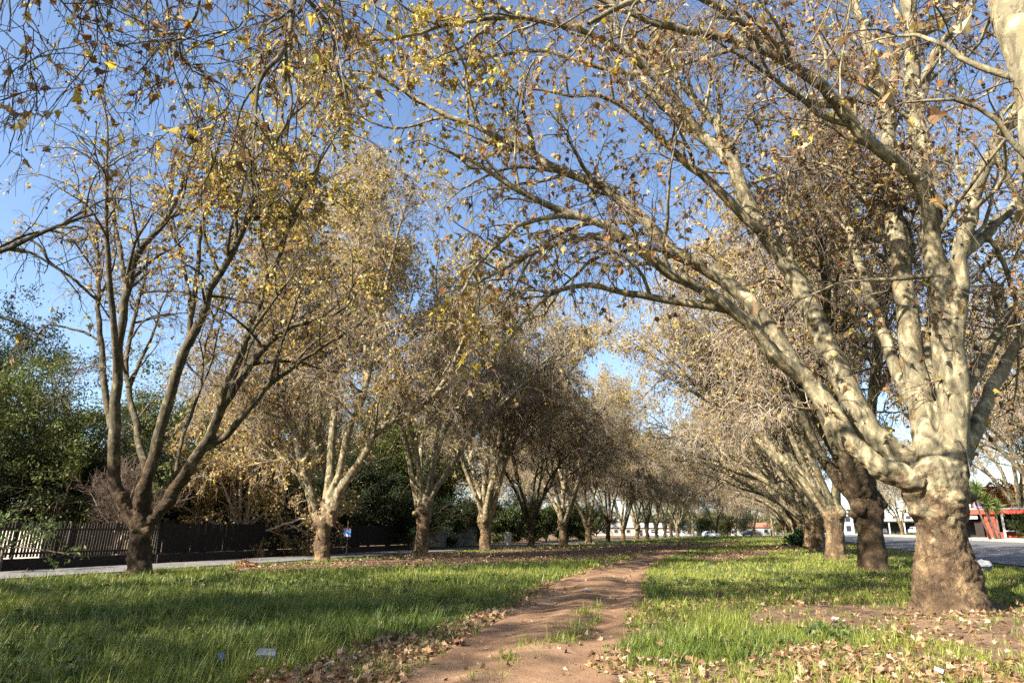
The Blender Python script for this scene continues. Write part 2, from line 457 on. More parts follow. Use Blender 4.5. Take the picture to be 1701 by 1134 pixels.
finish(nt, out, c, .85, noise(nt, co, 35), .4, .01); M['street'] = m
strip('street', SL, -5.6, -.9, -40, 200, .05, M['street'], 'narrow grey street between the fence and the tree row', 'street', wob=.3)

# ------------------------------------------------------------------ trees
YEL = [(0.59, 0.443, 0.062), (0.54, 0.416, 0.07), (0.474, 0.333, 0.053), (0.605, 0.518, 0.158), (0.392, 0.389, 0.07)]
TAN = [(0.418, 0.299, 0.141), (0.502, 0.408, 0.22), (0.317, 0.2, 0.079), (0.451, 0.336, 0.132), (0.251, 0.145, 0.062)]
BRN = [(0.239, 0.14, 0.069), (0.153, 0.087, 0.042), (0.324, 0.217, 0.116), (0.359, 0.181, 0.06), (0.427, 0.327, 0.185)]
GRN = [(.045, .075, .018), (.065, .10, .025), (.09, .125, .03), (.035, .06, .02), (.12, .14, .04)]
def palette(rng, w, n):
    pools = [YEL, TAN, BRN]
    k = rng.choice(3, n, p=np.array(w) / sum(w)); q = rng.integers(0, 5, n)
    arr = np.array(pools)[k, q]
    return arr * rng.uniform(.8, 1.2, (n, 1))

HALF = [(0, 0), (.17, -.07), (.44, .0), (.33, .16), (.60, .40), (.34, .40), (.27, .56), (.16, .62), (0, 1.0)]
def leaf_template(kind):
    if kind == 'lobed':
        o = HALF + [(-x, y) for x, y in HALF[-2:0:-1]]
        v = [(0, .33)] + o; n = len(o)
        f = [(0, 1 + i, 1 + (i + 1) % n) for i in range(n)]
    elif kind == 'mid':
        o = [(0, 0), (.4, .05), (.55, .42), (.25, .5), (0, 1), (-.25, .5), (-.55, .42), (-.4, .05)]
        v = [(0, .33)] + o; n = len(o); f = [(0, 1 + i, 1 + (i + 1) % n) for i in range(n)]
    elif kind == 'spike':
        v = [(0, 0), (.035, .3), (.028, .7), (0, 1), (-.028, .7), (-.035, .3)]; f = [(0, 1, 5), (1, 2, 5), (2, 4, 5), (2, 3, 4)]
    elif kind == 'blade':
        v = [(0, 0), (.2, .35), (.17, .7), (0, 1), (-.17, .7), (-.2, .35)]; f = [(0, 1, 5), (1, 2, 5), (2, 4, 5), (2, 3, 4)]
    else:
        v = [(0, 0), (.45, .42), (0, 1), (-.45, .42)]; f = [(0, 1, 2), (0, 2, 3)]
    return np.array(v, float), np.array(f)

def leaves(rng, pos, dirn, size, tint, kind, curl=(.1, .9)):
    T, Fc = leaf_template(kind); N = len(pos); K = len(T)
    d = norm(dirn); x = norm(np.cross(d, norm(rng.normal(size=(N, 3))))); z = np.cross(x, d)
    cu = rng.uniform(curl[0], curl[1], (N, 1)); cv = rng.uniform(-.5, .8, (N, 1)) * curl[1]; tw = rng.normal(0, .35, (N, 1)) * curl[1]
    lx = T[None, :, 0] * (1 - .3 * cu); ly = T[None, :, 1] * np.ones((N, 1))
    lz = cu * np.abs(T[None, :, 0]) * .9 - cv * T[None, :, 1] ** 2 * .5 + tw * T[None, :, 0] * T[None, :, 1]
    V = pos[:, None] + size[:, None, None] * (lx[..., None] * x[:, None] + ly[..., None] * d[:, None] + lz[..., None] * z[:, None])
    Fi = (np.arange(N) * K)[:, None, None] + Fc[None]
    return V.reshape(-1, 3), Fi.reshape(-1, Fc.shape[1]), np.repeat(tint, K, 0)

def grow(rng, P0, D0, L, S, wander, up=0.0, droop=0.0, out=None, kink=0.0):
    N = len(P0); pts = np.empty((N, S + 1, 3)); pts[:, 0] = P0
    d = norm(D0); st = (L / S)[:, None]; droop = np.broadcast_to(np.asarray(droop, float), (N,))
    for s in range(S):
        f = (s + .5) / S
        d = d + rng.normal(0, wander, (N, 3))
        d[:, 2] += up * (1 - f) / S * 6 - droop * f / S * 6
        if out is not None: d = d + out * f / S
        d = norm(d); pts[:, s + 1] = pts[:, s] + d * st
    return pts

def taper(r0, r1, S, pw=1.0):
    t = np.linspace(0, 1, S + 1)[None]
    return r1[:, None] + (r0 - r1)[:, None] * (1 - t) ** pw

def spawn(rng, pts, rad, counts, t0, t1, a0, a1, upb=0.0, endbias=1.0, outw=None):
    N, S1, _ = pts.shape
    counts = np.broadcast_to(counts, (N,)).astype(int)
    idx = np.repeat(np.arange(N), counts); n = len(idx)
    k = np.concatenate([np.arange(c) for c in counts]) if n else np.zeros(0)
    t = (k + rng.uniform(0, 1, n)) / np.maximum(counts[idx], 1)
    t = t0 + (t1 - t0) * t ** endbias
    f = t * (S1 - 1); i = np.minimum(f.astype(int), S1 - 2); w = (f - i)[:, None]
    p = pts[idx, i] * (1 - w) + pts[idx, i + 1] * w
    r = rad[idx, i] * (1 - w[:, 0]) + rad[idx, i + 1] * w[:, 0]
    tg = norm(pts[idx, i + 1] - pts[idx, i])
    pr = rng.normal(size=(n, 3)); pr[:, 2] += upb
    pr = norm(pr - tg * np.sum(pr * tg, -1, keepdims=True))
    a = rng.uniform(a0, a1, n)[:, None]
    return idx, t, p, norm(tg * np.cos(a) + pr * np.sin(a)), r

def length_of(pts): return np.linalg.norm(np.diff(pts, axis=1), axis=-1).sum(1)

def resample(poly, S):
    poly = np.array(poly, float); n = len(poly)
    ext = np.concatenate([[2 * poly[0] - poly[1]], poly, [2 * poly[-1] - poly[-2]]])
    dense = []
    for i in range(n - 1):
        p0, p1, p2, p3 = ext[i:i + 4]
        for t in np.linspace(0, 1, 9)[:-1]:
            dense.append(.5 * ((2 * p1) + (-p0 + p2) * t + (2 * p0 - 5 * p1 + 4 * p2 - p3) * t * t + (-p0 + 3 * p1 - 3 * p2 + p3) * t ** 3))
    dense.append(poly[-1]); dense = np.array(dense)
    l = np.concatenate([[0], np.cumsum(np.linalg.norm(np.diff(dense, axis=0), axis=1))])
    q = np.linspace(0, l[-1], S + 1)
    return np.stack([np.interp(q, l, dense[:, k]) for k in range(3)], 1)

def remesh(verts, facelists, voxel, smooth_it=3):
    me = mesh_np('tmp', verts, facelists)
    o = bpy.data.objects.new('tmp', me); COL.objects.link(o)
    md = o.modifiers.new('r', 'REMESH'); md.mode = 'VOXEL'; md.voxel_size = voxel
    ms = o.modifiers.new('s', 'SMOOTH'); ms.iterations = smooth_it; ms.factor = .5
    dg = bpy.context.evaluated_depsgraph_get(); ev = o.evaluated_get(dg); em = ev.to_mesh()
    n = len(em.vertices); v = np.empty(n * 3, np.float32); em.vertices.foreach_get('co', v)
    nr = np.empty(n * 3, np.float32); em.vertices.foreach_get('normal', nr)
    k = len(em.polygons); lp = np.empty(k, np.int32); em.polygons.foreach_get('loop_total', lp)
    li = np.empty(len(em.loops), np.int32); em.loops.foreach_get('vertex_index', li)
    q = li.reshape(-1, 4) if (lp == 4).all() else None
    if q is None: raise RuntimeError('remesh gave mixed faces')
    ev.to_mesh_clear(); bpy.data.objects.remove(o); bpy.data.meshes.remove(me)
    return v.reshape(-1, 3).astype(float), q.copy(), nr.reshape(-1, 3).astype(float)

S1N = 22
def make_bole(rng, trunk, trad, LP, LR, burls, voxel, rough, root=.5):
    """one skin over trunk, root flare, burls and thick limbs"""
    V = []; Fq = []; Fc = []; n = 0
    def put(P_, R_, k):
        nonlocal n
        v, q, c = tubes(P_, R_, k, True); V.append(v); Fq.append(q + n); Fc.append((c + n, k)); n += len(v)
    put(trunk[None], trad[None], 20)
    z0 = trunk[0][2]
    for a in np.linspace(0, 2 * math.pi, 7)[:-1] + rng.uniform(-.3, .3, 6):      # root buttresses
        r = trad[2]; d = np.array([math.cos(a), math.sin(a), 0])
        e = rng.uniform(.75, 1.0) + root * .5
        put(np.array([[trunk[0] + d * r * .3 + (0, 0, .95), trunk[0] + d * r * .75 + (0, 0, .5), trunk[0] + d * r * e + (0, 0, .14), trunk[0] + d * r * (e + .35) + (0, 0, -.15)]]),
            np.array([[r * .42, r * .36, r * .25, r * .12]]) * (.6 + .4 * root), 10)
    for i in range(len(LP)):
        kk = max(int((LR[i] > voxel * 1.6).sum()), 4)
        put(LP[i:i + 1, :kk], LR[i:i + 1, :kk], 12)
    for c, r in burls:
        th = np.linspace(.05, math.pi - .05, 8)
        put(np.array([[np.array(c) + (0, 0, -r * math.cos(x)) for x in th]]), np.array([[r * math.sin(x) for x in th]]), 12)
    fl = [np.concatenate(Fq)]
    for k in sorted(set(k for _, k in Fc)): fl.append(np.concatenate([c for c, kk in Fc if kk == k]))
    v, q, nr = remesh(np.concatenate(V), fl, voxel, 4)
    low = 1 - smooth01((v[:, 2] - 2.7) / 1.4)
    d = (noise3(v, 1.3, 61) * .09 + noise3(v, 3.1, 62) * .06 + np.abs(noise3(v, 6.5, 63)) * -.05 + noise3(v, 11, 64) * .026 + noise3(v, 19, 68) * .014) * low * rough
    knob = np.clip(noise3(v, 2.6, 65) - .25, 0, 1) * .42 * np.exp(-((v[:, 2] - 2.6) / .7) ** 2) * rough
    d = d + knob + noise3(v, 2.2, 66) * .012 * (1 - low) + noise3(v, 7, 67) * .006 * (1 - low)
    return v + nr * d[:, None], q

def add_fork(rng, LP, LR, n_each, t0=.22, t1=.6):
    """secondary limbs that keep climbing"""
    idx, t, p, d, r = spawn(rng, LP, LR, n_each, t0, t1, R(16), R(38), .5)
    L = length_of(LP)[idx] * (1 - t) * rng.uniform(.8, 1.05, len(idx))
    outv = p - LP[idx, 0]; outv[:, 2] = 0; outv = norm(outv)
    pts = grow(rng, p, d, L, S1N, .06, .1, .12, outv * .5)
    rad = taper(r * .78, np.full(len(idx), .02), S1N, .9)
    return np.concatenate([LP, pts]), np.concatenate([LR, rad])

def plane_tree(name, seed, trunk, trad, LP, LR, cfg, bark, twig, leafm, burls=(), parent=None, leafkind='mid', tintfn=None):
    rng = np.random.default_rng(seed)
    g = lambda k, d: cfg.get(k, d)
    ns = g('stubs', 10); srng = np.random.default_rng(seed + 9)
    bi, bt, bp, bd, br = spawn(srng, LP, LR, max(1, ns // len(LP)), .12, .62, R(50), R(90), .0)
    knots = [(tuple(bp[j] + bd[j] * br[j] * .55), br[j] * srng.uniform(.45, .62)) for j in range(len(bp)) if br[j] > .09]
    burls = list(burls) + knots
    bv, bq = make_bole(rng, trunk, trad, LP, LR, burls, g('voxel', .055), g('rough', .62), g('root', .35))
    Ls = length_of(LP)
    V = [bv]; Q = [bq]; n = len(bv)
    def tube_in(Pn, Rn, k):
        nonlocal n
        v, q, _ = tubes(Pn, Rn, k); V.append(v); Q.append(q + n); n += len(v)
    st = 0
    Pj = LP.copy()
    tube_in(Pj[:, 3:], LR[:, 3:] * .93, 8)
    # branches
    c2 = np.maximum(2, np.round(g('n2', 1.0) * Ls)).astype(int)
    idx, t, p, d, r = spawn(rng, LP, LR, c2, g('t2', .28), 1.0, R(28), R(68), g('up2', .35))
    L2 = np.clip(Ls[idx] * .36 * (1.2 - .75 * t) * rng.uniform(.55, 1.3, len(idx)), .9, g('max2', 5.2))
    p2 = grow(rng, p, d, L2, 10, .17, .05, g('droop2', .16))
    r2 = taper(np.minimum(r * .62, .013 + .0135 * L2), np.full(len(idx), .011), 10)
    tube_in(p2, r2, 6)
    tm = mesh_np(name + '_wood', np.concatenate(V), [np.concatenate(Q)])
    # twigs
    V = []; Q = []; n = 0
    idx, t, p, d, r = spawn(rng, p2, r2, np.maximum(3, np.round(g('n3', 2.6) * L2)).astype(int), .1, 1.0, R(25), R(75), g('up3', .15))
    L3 = np.clip(L2[idx] * .42 * (1.2 - .6 * t) * rng.uniform(.6, 1.3, len(idx)), .45, 2.2)
    # stray shoots straight from the limbs
    si, st_, sp, sd, sr = spawn(rng, LP, LR, np.maximum(1, np.round(g('nshoot', .5) * Ls)).astype(int), .12, .95, R(45), R(90), -.2)
    p = np.concatenate([p, sp]); d = np.concatenate([d, sd]); L3 = np.concatenate([L3, rng.uniform(.5, 1.5, len(sp))]); r = np.concatenate([r, np.full(len(sp), .02)])
    p3 = grow(rng, p, d, L3, 6, .24, 0, g('droop3', .3))
    r3 = taper(np.minimum(r * .75, .006 + .007 * L3), np.full(len(p), .0055), 6)
    tube_in(p3, r3 * g('thick', 1.0), 4)
    idx, t, p, d, r = spawn(rng, p3, r3, np.maximum(2, np.round(g('n4', 4.5) * L3)).astype(int), .12, 1.0, R(20), R(75), 0)
    L4 = rng.uniform(.35, 1.05, len(idx)) * g('len4', 1.0)
    p4 = grow(rng, p, d, L4, 4, .27, 0, g('droop4', .5))
    r4 = taper(np.full(len(p), .0062), np.full(len(p), .0036), 4) * g('thick', 1.0)
    tube_in(p4, r4, 3)
    idx, t, p, d, r = spawn(rng, p4, r4, g('n5', 1), .2, .95, R(25), R(70), 0)
    L5 = rng.uniform(.18, .55, len(idx))
    p5 = grow(rng, p, d, L5, 2, .3, 0, .5)
    r5 = taper(np.full(len(p), .0046), np.full(len(p), .003), 2) * g('thick', 1.0)
    tube_in(p5, r5, 3)
    # seed balls on thin stalks
    nb = g('balls', 0)
    if nb:
        k = rng.integers(0, len(p4), nb); bp = p4[k, -1]; bl = rng.uniform(.08, .2, nb)
        st_p = np.stack([bp, bp - np.array([0, 0, 1.]) * bl[:, None]], 1)
        tube_in(st_p, np.full((nb, 2), .003), 3)
        th = np.linspace(.1, math.pi - .1, 6)
        bc = st_p[:, 1]; br = rng.uniform(.016, .024, nb)
        bp_ = bc[:, None] + np.stack([0 * th, 0 * th, -np.cos(th)], 1)[None] * br[:, None, None]
        tube_in(bp_, np.sin(th)[None] * br[:, None], 6)
    wm = mesh_np(name + '_twig', np.concatenate(V), [np.concatenate(Q)])
    # leaves
    nl = g('leaves', 6000)
    allp = np.concatenate([p4.reshape(-1, 3), p5.reshape(-1, 3)])
    if tintfn is None:
        zmax = np.percentile(allp[:, 2], 97)
        def tintfn(pos):
            hgt = pos[:, 2] / zmax + noise3(pos, .35, 71) * .3
            return hgt, np.clip(.25 + .75 * smooth01((hgt - .55) / .4), 0, 1)
    cand = allp[rng.integers(0, len(allp), nl * 4)] + rng.normal(0, .03, (nl * 4, 3))
    hv, keep = tintfn(cand)
    clump = np.clip(.5 + 1.1 * noise3(cand, .8, 73), .06, 1)
    sel = rng.uniform(0, 1, len(cand)) < keep * clump
    pos = cand[sel][:nl]; hv = hv[sel][:nl]
    tint = np.where((hv > rng.normal(.78, .18, len(hv)))[:, None], palette(rng, g('w_top', (6, 3, 1)), len(hv)), palette(rng, g('w_low', (1, 4, 4)), len(hv)))
    dn = rng.normal(0, .6, (len(pos), 3)); dn[:, 2] -= .75
    lv, lf, lt = leaves(rng, pos, dn, rng.uniform(.09, .21, len(pos)) * g('lsize', 1.0), tint, leafkind, (.3, 1.5) if leafkind == 'lobed' else (.15, 1.1))
    lm_ = mesh_np(name + '_leaf', lv, [lf], False, lt)
    link('trunk', tm, bark, parent); link('twigs', wm, twig, parent); link('crown', lm_, leafm, parent)
    return parent

def straight_trunk(rng, r, h, lean=None, flare=.3):
    lean = rng.uniform(-.28, .28, 2) if lean is None else lean
    z = np.array([-.3, .0, .25, .6, 1.1, 1.7, 2.3, h - .25, h, h + .25])
    tr = np.stack([lean[0] * z / h + rng.normal(0, .035, len(z)), lean[1] * z / h + rng.normal(0, .035, len(z)), z], 1)
    rad = r * (1 + flare * np.exp(-np.maximum(z, 0) / .35)) * (1 + .14 * smooth01((z - 1.4) / 1.2)); rad[-1] *= .72; rad[-2] *= .95
    return tr, rad

def vase(rng, n, r, h, L, tilt, bias=(0, 0), out=.8, droop=.1, base_r=.5):
    az = np.linspace(0, 2 * math.pi, n, endpoint=False) + rng.uniform(-.35, .35, n)
    ti = rng.uniform(R(tilt[0]), R(tilt[1]), n)
    d = np.stack([np.sin(ti) * np.cos(az) + bias[0], np.sin(ti) * np.sin(az) + bias[1], np.cos(ti)], 1)
    o = np.stack([np.cos(az) + 2.5 * bias[0], np.sin(az) + 2.5 * bias[1], az * 0], 1)
    p0 = np.stack([np.cos(az) * r * .45, np.sin(az) * r * .45, h - rng.uniform(.15, .55, n)], 1)
    Ln = L * rng.uniform(.82, 1.1, n)
    pts = grow(rng, p0, d, Ln, S1N, .055, .05, droop, norm(o) * out * rng.uniform(.6, 1.3, (n, 1)))
    rad = taper(r * base_r * rng.uniform(.72, 1.05, n), np.full(n, .03), S1N, .85)
    return pts, rad

def traced(base, limbs, S=S1N):
    PT = []; RD = []
    for (uv, y0, y1, ra, rb) in limbs:
        n = len(uv)
        pl = [P(u, v, y0 + (y1 - y0) * i / (n - 1)) - base for i, (u, v) in enumerate(uv)]
        q = resample(pl, S); jr = np.random.default_rng(int(uv[0][0] * 7 + uv[-1][0])); q[2:] += jr.normal(0, .035, (S - 1, 3)) * min(1.0, 4 * ra)
        PT.append(q); RD.append(np.linspace(1, 0, S + 1) ** .8 * (ra - rb) + rb)
    return np.array(PT), np.array(RD)

ORD = ['first', 'second', 'third', 'fourth', 'fifth', 'sixth', 'seventh', 'eighth', 'ninth', 'tenth', 'eleventh', 'twelfth', 'thirteenth', 'fourteenth', 'fifteenth']
GL = 'plane trees in the row along the fence'; GRR = 'plane trees in the row along the tarred road'

def at_ground(xy): return (float(xy[0]), float(xy[1]), hz(xy[0], xy[1]) - .02)

# --- the massive tree by the road
rng = np.random.default_rng(101)
base = np.array(at_ground(A0))
big = empty('plane_tree', base, 0, 'massive plane tree with mottled bole rising from bare earth beside the road', 'tree', GRR)
LB = [
 ([(1530, 800), (1475, 778), (1431, 768), (1405, 712), (1372, 668), (1335, 620), (1290, 565), (1240, 499), (1203, 469), (1119, 420), (1070, 360), (986, 306), (897, 267), (838, 232), (793, 207), (749, 198), (689, 163), (640, 138)], 14.8, 17.2, .25, .03),
 ([(1335, 628), (1285, 588), (1240, 533), (1183, 489), (1104, 449), (1060, 415), (1015, 380), (956, 356), (887, 328), (828, 296), (793, 272), (744, 254)], 15.5, 13.8, .18, .03),
 ([(1545, 790), (1489, 758), (1436, 705), (1400, 630), (1365, 560), (1335, 485), (1290, 410), (1250, 350), (1213, 267), (1178, 237), (1124, 193), (1084, 148), (1060, 123), (1035, 74), (1000, 10)], 15.3, 19, .32, .04),
 ([(1300, 430), (1270, 390), (1240, 365), (1183, 306), (1119, 252), (1070, 207), (1015, 168), (981, 158), (936, 158), (880, 150)], 16.8, 15, .15, .02),
 ([(1232, 310), (1213, 250), (1183, 198), (1134, 143), (1114, 118), (1085, 60), (1050, -10)], 17.4, 20, .15, .03),
 ([(1250, 545), (1223, 518), (1109, 499), (1035, 484), (986, 476), (936, 479), (902, 499), (857, 548), (830, 590)], 15.4, 14.5, .12, .015),
 ([(1110, 440), (1050, 415), (986, 430), (956, 459), (936, 474), (900, 530)], 15, 15.5, .07, .012),
 ([(1062, 415), (1015, 395), (936, 400), (877, 425), (813, 459), (778, 484), (758, 528)], 14.9, 14, .09, .012),
 ([(1005, 375), (965, 362), (917, 361), (862, 376), (813, 420), (783, 455), (750, 520)], 14.7, 13.2, .08, .012),
 ([(1545, 800), (1538, 720), (1528, 660), (1518, 577), (1506, 500), (1494, 420), (1482, 330), (1472, 265), (1470, 179), (1443, 92), (1425, 23), (1412, -60)], 15.1, 17, .30, .07),
 ([(1578, 800), (1582, 700), (1576, 600), (1562, 500), (1546, 400), (1539, 321), (1526, 229), (1516, 138), (1512, 69), (1507, 0), (1500, -130)], 14.9, 15.5, .31, .10),
 ([(1554, 450), (1549, 390), (1539, 335), (1516, 289), (1475, 261), (1420, 211), (1383, 156), (1338, 124), (1292, 92), (1246, 50), (1200, 14), (1130, -15), (1040, 5), (980, 40)], 15.1, 11.8, .18, .05),
 ([(1475, 255), (1484, 138), (1498, 78), (1567, 37), (1600, 0), (1640, -60)], 16.5, 17.5, .16, .05),
 ([(1526, 200), (1540, 120), (1567, 69), (1613, 10), (1640, -40)], 15.3, 14, .14, .05),
 ([(1590, 760), (1592, 660), (1588, 560), (1594, 459), (1604, 390), (1626, 294), (1659, 229), (1695, 170), (1740, 60)], 15, 14.3, .23, .10),
 ([(1600, 420), (1626, 399), (1659, 367), (1701, 326), (1760, 270)], 14.8, 16, .15, .06),
 ([(1525, 690), (1505, 645), (1480, 590), (1455, 520), (1430, 450), (1415, 400), (1390, 320), (1350, 210)], 15.4, 18.5, .17, .05),
 ([(1600, 760), (1660, 620), (1760, 480), (1900, 380)], 15.2, 17, .18, .05),
 ([(1570, 770), (1610, 640), (1680, 520), (1740, 400), (1790, 300)], 15.5, 22, .2, .05),
 ([(1560, 770), (1545, 620), (1500, 480), (1440, 330), (1370, 220), (1300, 120)], 15.5, 24, .2, .05),
 ([(1175, 235), (1100, 140), (1010, 70), (900, 35), (800, 30), (700, 55), (610, 70)], 17.8, 13.5, .13, .02),
 ([(1062, 125), (990, 110), (900, 85), (800, 95), (710, 95), (640, 40)], 18.4, 18, .09, .02),
 ([(1290, 92), (1200, 60), (1090, 40), (960, -20), (850, -60)], 12.6, 12.5, .11, .03),
 ([(1650, 250), (1690, 330), (1720, 430), (1730, 540), (1725, 640)], 14.4, 15.5, .09, .012),
 ([(1640, 390), (1668, 440), (1690, 520), (1690, 620), (1680, 700)], 14.9, 16.5, .07, .012),
]
LP, LR = traced(base, LB)
tp = [(1580, 1040), (1578, 1003), (1576, 975), (1573, 945), (1568, 905), (1563, 860), (1559, 815), (1557, 785), (1557, 760)]
trunk = np.array([P(u, v, 15.0) - base for u, v in tp]); trunk[0] = trunk[1] - (0, 0, .4)
trad = np.array([.86, .72, .64, .59, .54, .53, .58, .58, .38])
bl = [(P(1522, 822, 14.95) - base, .26), (P(1530, 846, 14.9) - base, .23), (P(1582, 812, 14.75) - base, .22), (P(1580, 788, 14.7) - base, .2), (P(1566, 832, 14.6) - base, .2), (P(1592, 835, 14.85) - base, .2)]
def tint_big(pos):
    w = smooth01((-pos[:, 0] - 7.5) / 5)
    hv = .25 + .75 * w + noise3(pos, .4, 71) * .35 + .25 * smooth01((pos[:, 2] - 10) / 4)
    return hv, .22 + .75 * w + .25 * smooth01((pos[:, 2] - 9) / 4)
plane_tree('massive_plane', 102, trunk, trad, LP, LR, dict(n2=1.05, t2=.34, leaves=15000, n3=2.6, n4=4.4, n5=1, balls=220, voxel=.036, rough=.95, root=.42, stubs=46, w_top=(6, 4, 1), w_low=(1, 4, 5), lsize=.98, nshoot=.9, max2=4.2, droop2=.12), M['bark_near'], M['twig_mid'], M['leaf'], bl, big, 'lobed', tint_big)

# --- dark forked tree by the picket fence
base = np.array(at_ground(B0))
tr1 = empty('plane_tree', base, 0, 'dark shaded plane tree with bare forked limbs before the picket fence', 'tree', GL)
L1 = [
 ([(222, 872), (205, 835), (190, 800), (189, 740), (194, 678), (196, 590), (212, 495), (229, 419), (264, 383), (304, 308), (325, 240), (335, 180)], 27, 25.5, .33, .035),
 ([(198, 520), (209, 475), (200, 420), (190, 361), (180, 300), (165, 240)], 26.4, 27.5, .17, .03),
 ([(192, 720), (181, 690), (172, 612), (165, 524), (163, 440), (150, 385), (141, 352), (120, 300)], 26.8, 28, .2, .03),
 ([(166, 566), (140, 552), (115, 546), (97, 541), (78, 541), (64, 555), (57, 580)], 27.3, 27.5, .085, .02),
 ([(163, 500), (135, 475), (110, 454), (57, 423), (10, 415), (-40, 400)], 27.4, 25, .1, .025),
 ([(190, 608), (165, 610), (140, 611), (125, 620), (122, 650)], 26.9, 27, .05, .012),
 ([(235, 870), (231, 835), (256, 762), (282, 656), (309, 577), (335, 524), (353, 470), (388, 419), (414, 352), (440, 270), (480, 200), (535, 150)], 26.8, 24, .33, .03),
 ([(312, 575), (322, 500), (326, 463), (335, 383), (353, 282), (372, 205), (380, 150)], 26.1, 27, .16, .03),
 ([(318, 560), (315, 500), (300, 420), (285, 350), (290, 280)], 26.1, 28.5, .13, .03),
 ([(248, 868), (275, 835), (300, 797), (335, 744), (375, 665), (419, 603), (465, 555), (520, 528), (560, 520), (610, 470)], 26.9, 24, .33, .035),
 ([(335, 748), (384, 714), (441, 647), (500, 600), (560, 560), (620, 520)], 26.2, 24, .2, .03),
 ([(375, 665), (400, 590), (425, 520), (460, 440), (480, 370), (520, 290), (560, 220), (600, 160)], 25.6, 26, .17, .02),
 ([(290, 810), (300, 740), (330, 650), (345, 560), (380, 470)], 26.7, 30, .12, .03),
 ([(240, 870), (245, 800), (225, 700), (210, 600), (235, 480), (250, 400)], 27.5, 31, .24, .04),
]
LP, LR = traced(base, L1)
LP, LR = add_fork(np.random.default_rng(3), LP, LR, [1, 0, 0, 0, 0, 0, 0, 0, 0, 1, 2, 1, 1, 1], .3, .6)
trunk = np.array([P(u, v, 27.0) - base for u, v in [(232, 965), (231, 950), (231, 940), (231, 925), (232, 905), (234, 885), (236, 868), (236, 855)]]); trunk[0] = trunk[1] - (0, 0, .4)
trad = np.array([.58, .50, .44, .41, .40, .43, .46, .3])
LR = LR * .78
bl = [(P(224, 880, 26.7) - base, .22), (P(244, 885, 26.7) - base, .22)]
def tint_t1(pos):
    hv = .3 + .06 * (pos[:, 2] - 8) + noise3(pos, .4, 71) * .4 + .25 * smooth01(pos[:, 0] / 6)
    return hv + .2, (.05 + .85 * smooth01((pos[:, 2] - 8.5) / 4)) * (.16 + .84 * smooth01((pos[:, 0] + .5) / 4.5))
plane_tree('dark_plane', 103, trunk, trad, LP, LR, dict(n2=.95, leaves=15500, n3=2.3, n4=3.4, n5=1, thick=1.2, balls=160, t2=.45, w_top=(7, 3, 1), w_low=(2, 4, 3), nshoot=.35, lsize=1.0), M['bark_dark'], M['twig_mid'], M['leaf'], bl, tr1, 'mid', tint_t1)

# --- pale speckled tree beside the blue sign
base = np.array(at_ground(LEFT[1]))
dy = base[1]
tr2 = empty('plane_tree', base, 0, 'pale speckled plane tree standing beside the small blue sign', 'tree', GL)
L2_ = [
 ([(530, 868), (521, 846), (510, 809), (504, 775), (493, 725), (476, 682), (462, 640), (450, 560), (440, 470), (445, 390), (455, 330)], 0, 1, .34, .04),
 ([(502, 770), (510, 753), (509, 696), (507, 640), (500, 560), (510, 470)], 0, 2.5, .2, .04),
 ([(482, 700), (470, 702), (455, 708), (440, 715), (425, 735)], .2, -.5, .07, .015),
 ([(537, 868), (541, 843), (547, 798), (552, 725), (561, 640), (575, 540), (590, 420), (605, 340), (625, 270)], -.2, .5, .33, .04),
 ([(545, 868), (550, 826), (569, 767), (581, 711), (603, 663), (620, 580), (640, 480), (660, 390), (690, 310)], -.1, -2, .3, .04),
 ([(550, 868), (555, 849), (564, 815), (598, 767), (626, 719), (662, 696), (710, 670), (745, 620), (775, 550), (790, 470)], -.2, -1.5, .33, .035),
 ([(535, 870), (545, 800), (530, 720), (540, 620), (530, 520), (520, 400)], .5, 4, .27, .04),
 ([(530, 868), (515, 820), (470, 760), (420, 720), (370, 690), (330, 680)], .4, 4, .24, .03),
]
L2_ = [(a, dy + b, dy + c, d, e) for a, b, c, d, e in L2_]
LP, LR = traced(base, L2_)
LP, LR = add_fork(np.random.default_rng(4), LP, LR, [2, 1, 0, 2, 2, 2, 2, 1], .3, .65)
trunk = np.array([P(u, v, dy) - base for u, v in [(535, 945), (535, 931), (535, 926), (535, 915), (536, 895), (537, 878), (538, 862), (539, 848)]]); trunk[0] = trunk[1] - (0, 0, .4)
trad = np.array([.56, .50, .44, .42, .42, .46, .50, .34])
LR = LR * .8
def tint_t2(pos):
    hv = .45 + .03 * (pos[:, 2] - 8) + noise3(pos, .35, 71) * .4
    return hv, .35 + .6 * smooth01((noise3(pos, .3, 75) + .3) / .6)
plane_tree('pale_plane', 104, trunk, trad, LP, LR, dict(n2=1.25, leaves=32000, n3=2.9, n5=2, thick=1.4, balls=60, w_top=(6, 4, 1), w_low=(3, 5, 2), nshoot=.35, lsize=1.05, droop3=.4), M['bark'], M['twig'], M['leaf'], [(P(524, 872, dy - .3) - base, .2), (P(552, 870, dy - .25) - base, .2)], tr2, 'mid', tint_t2)

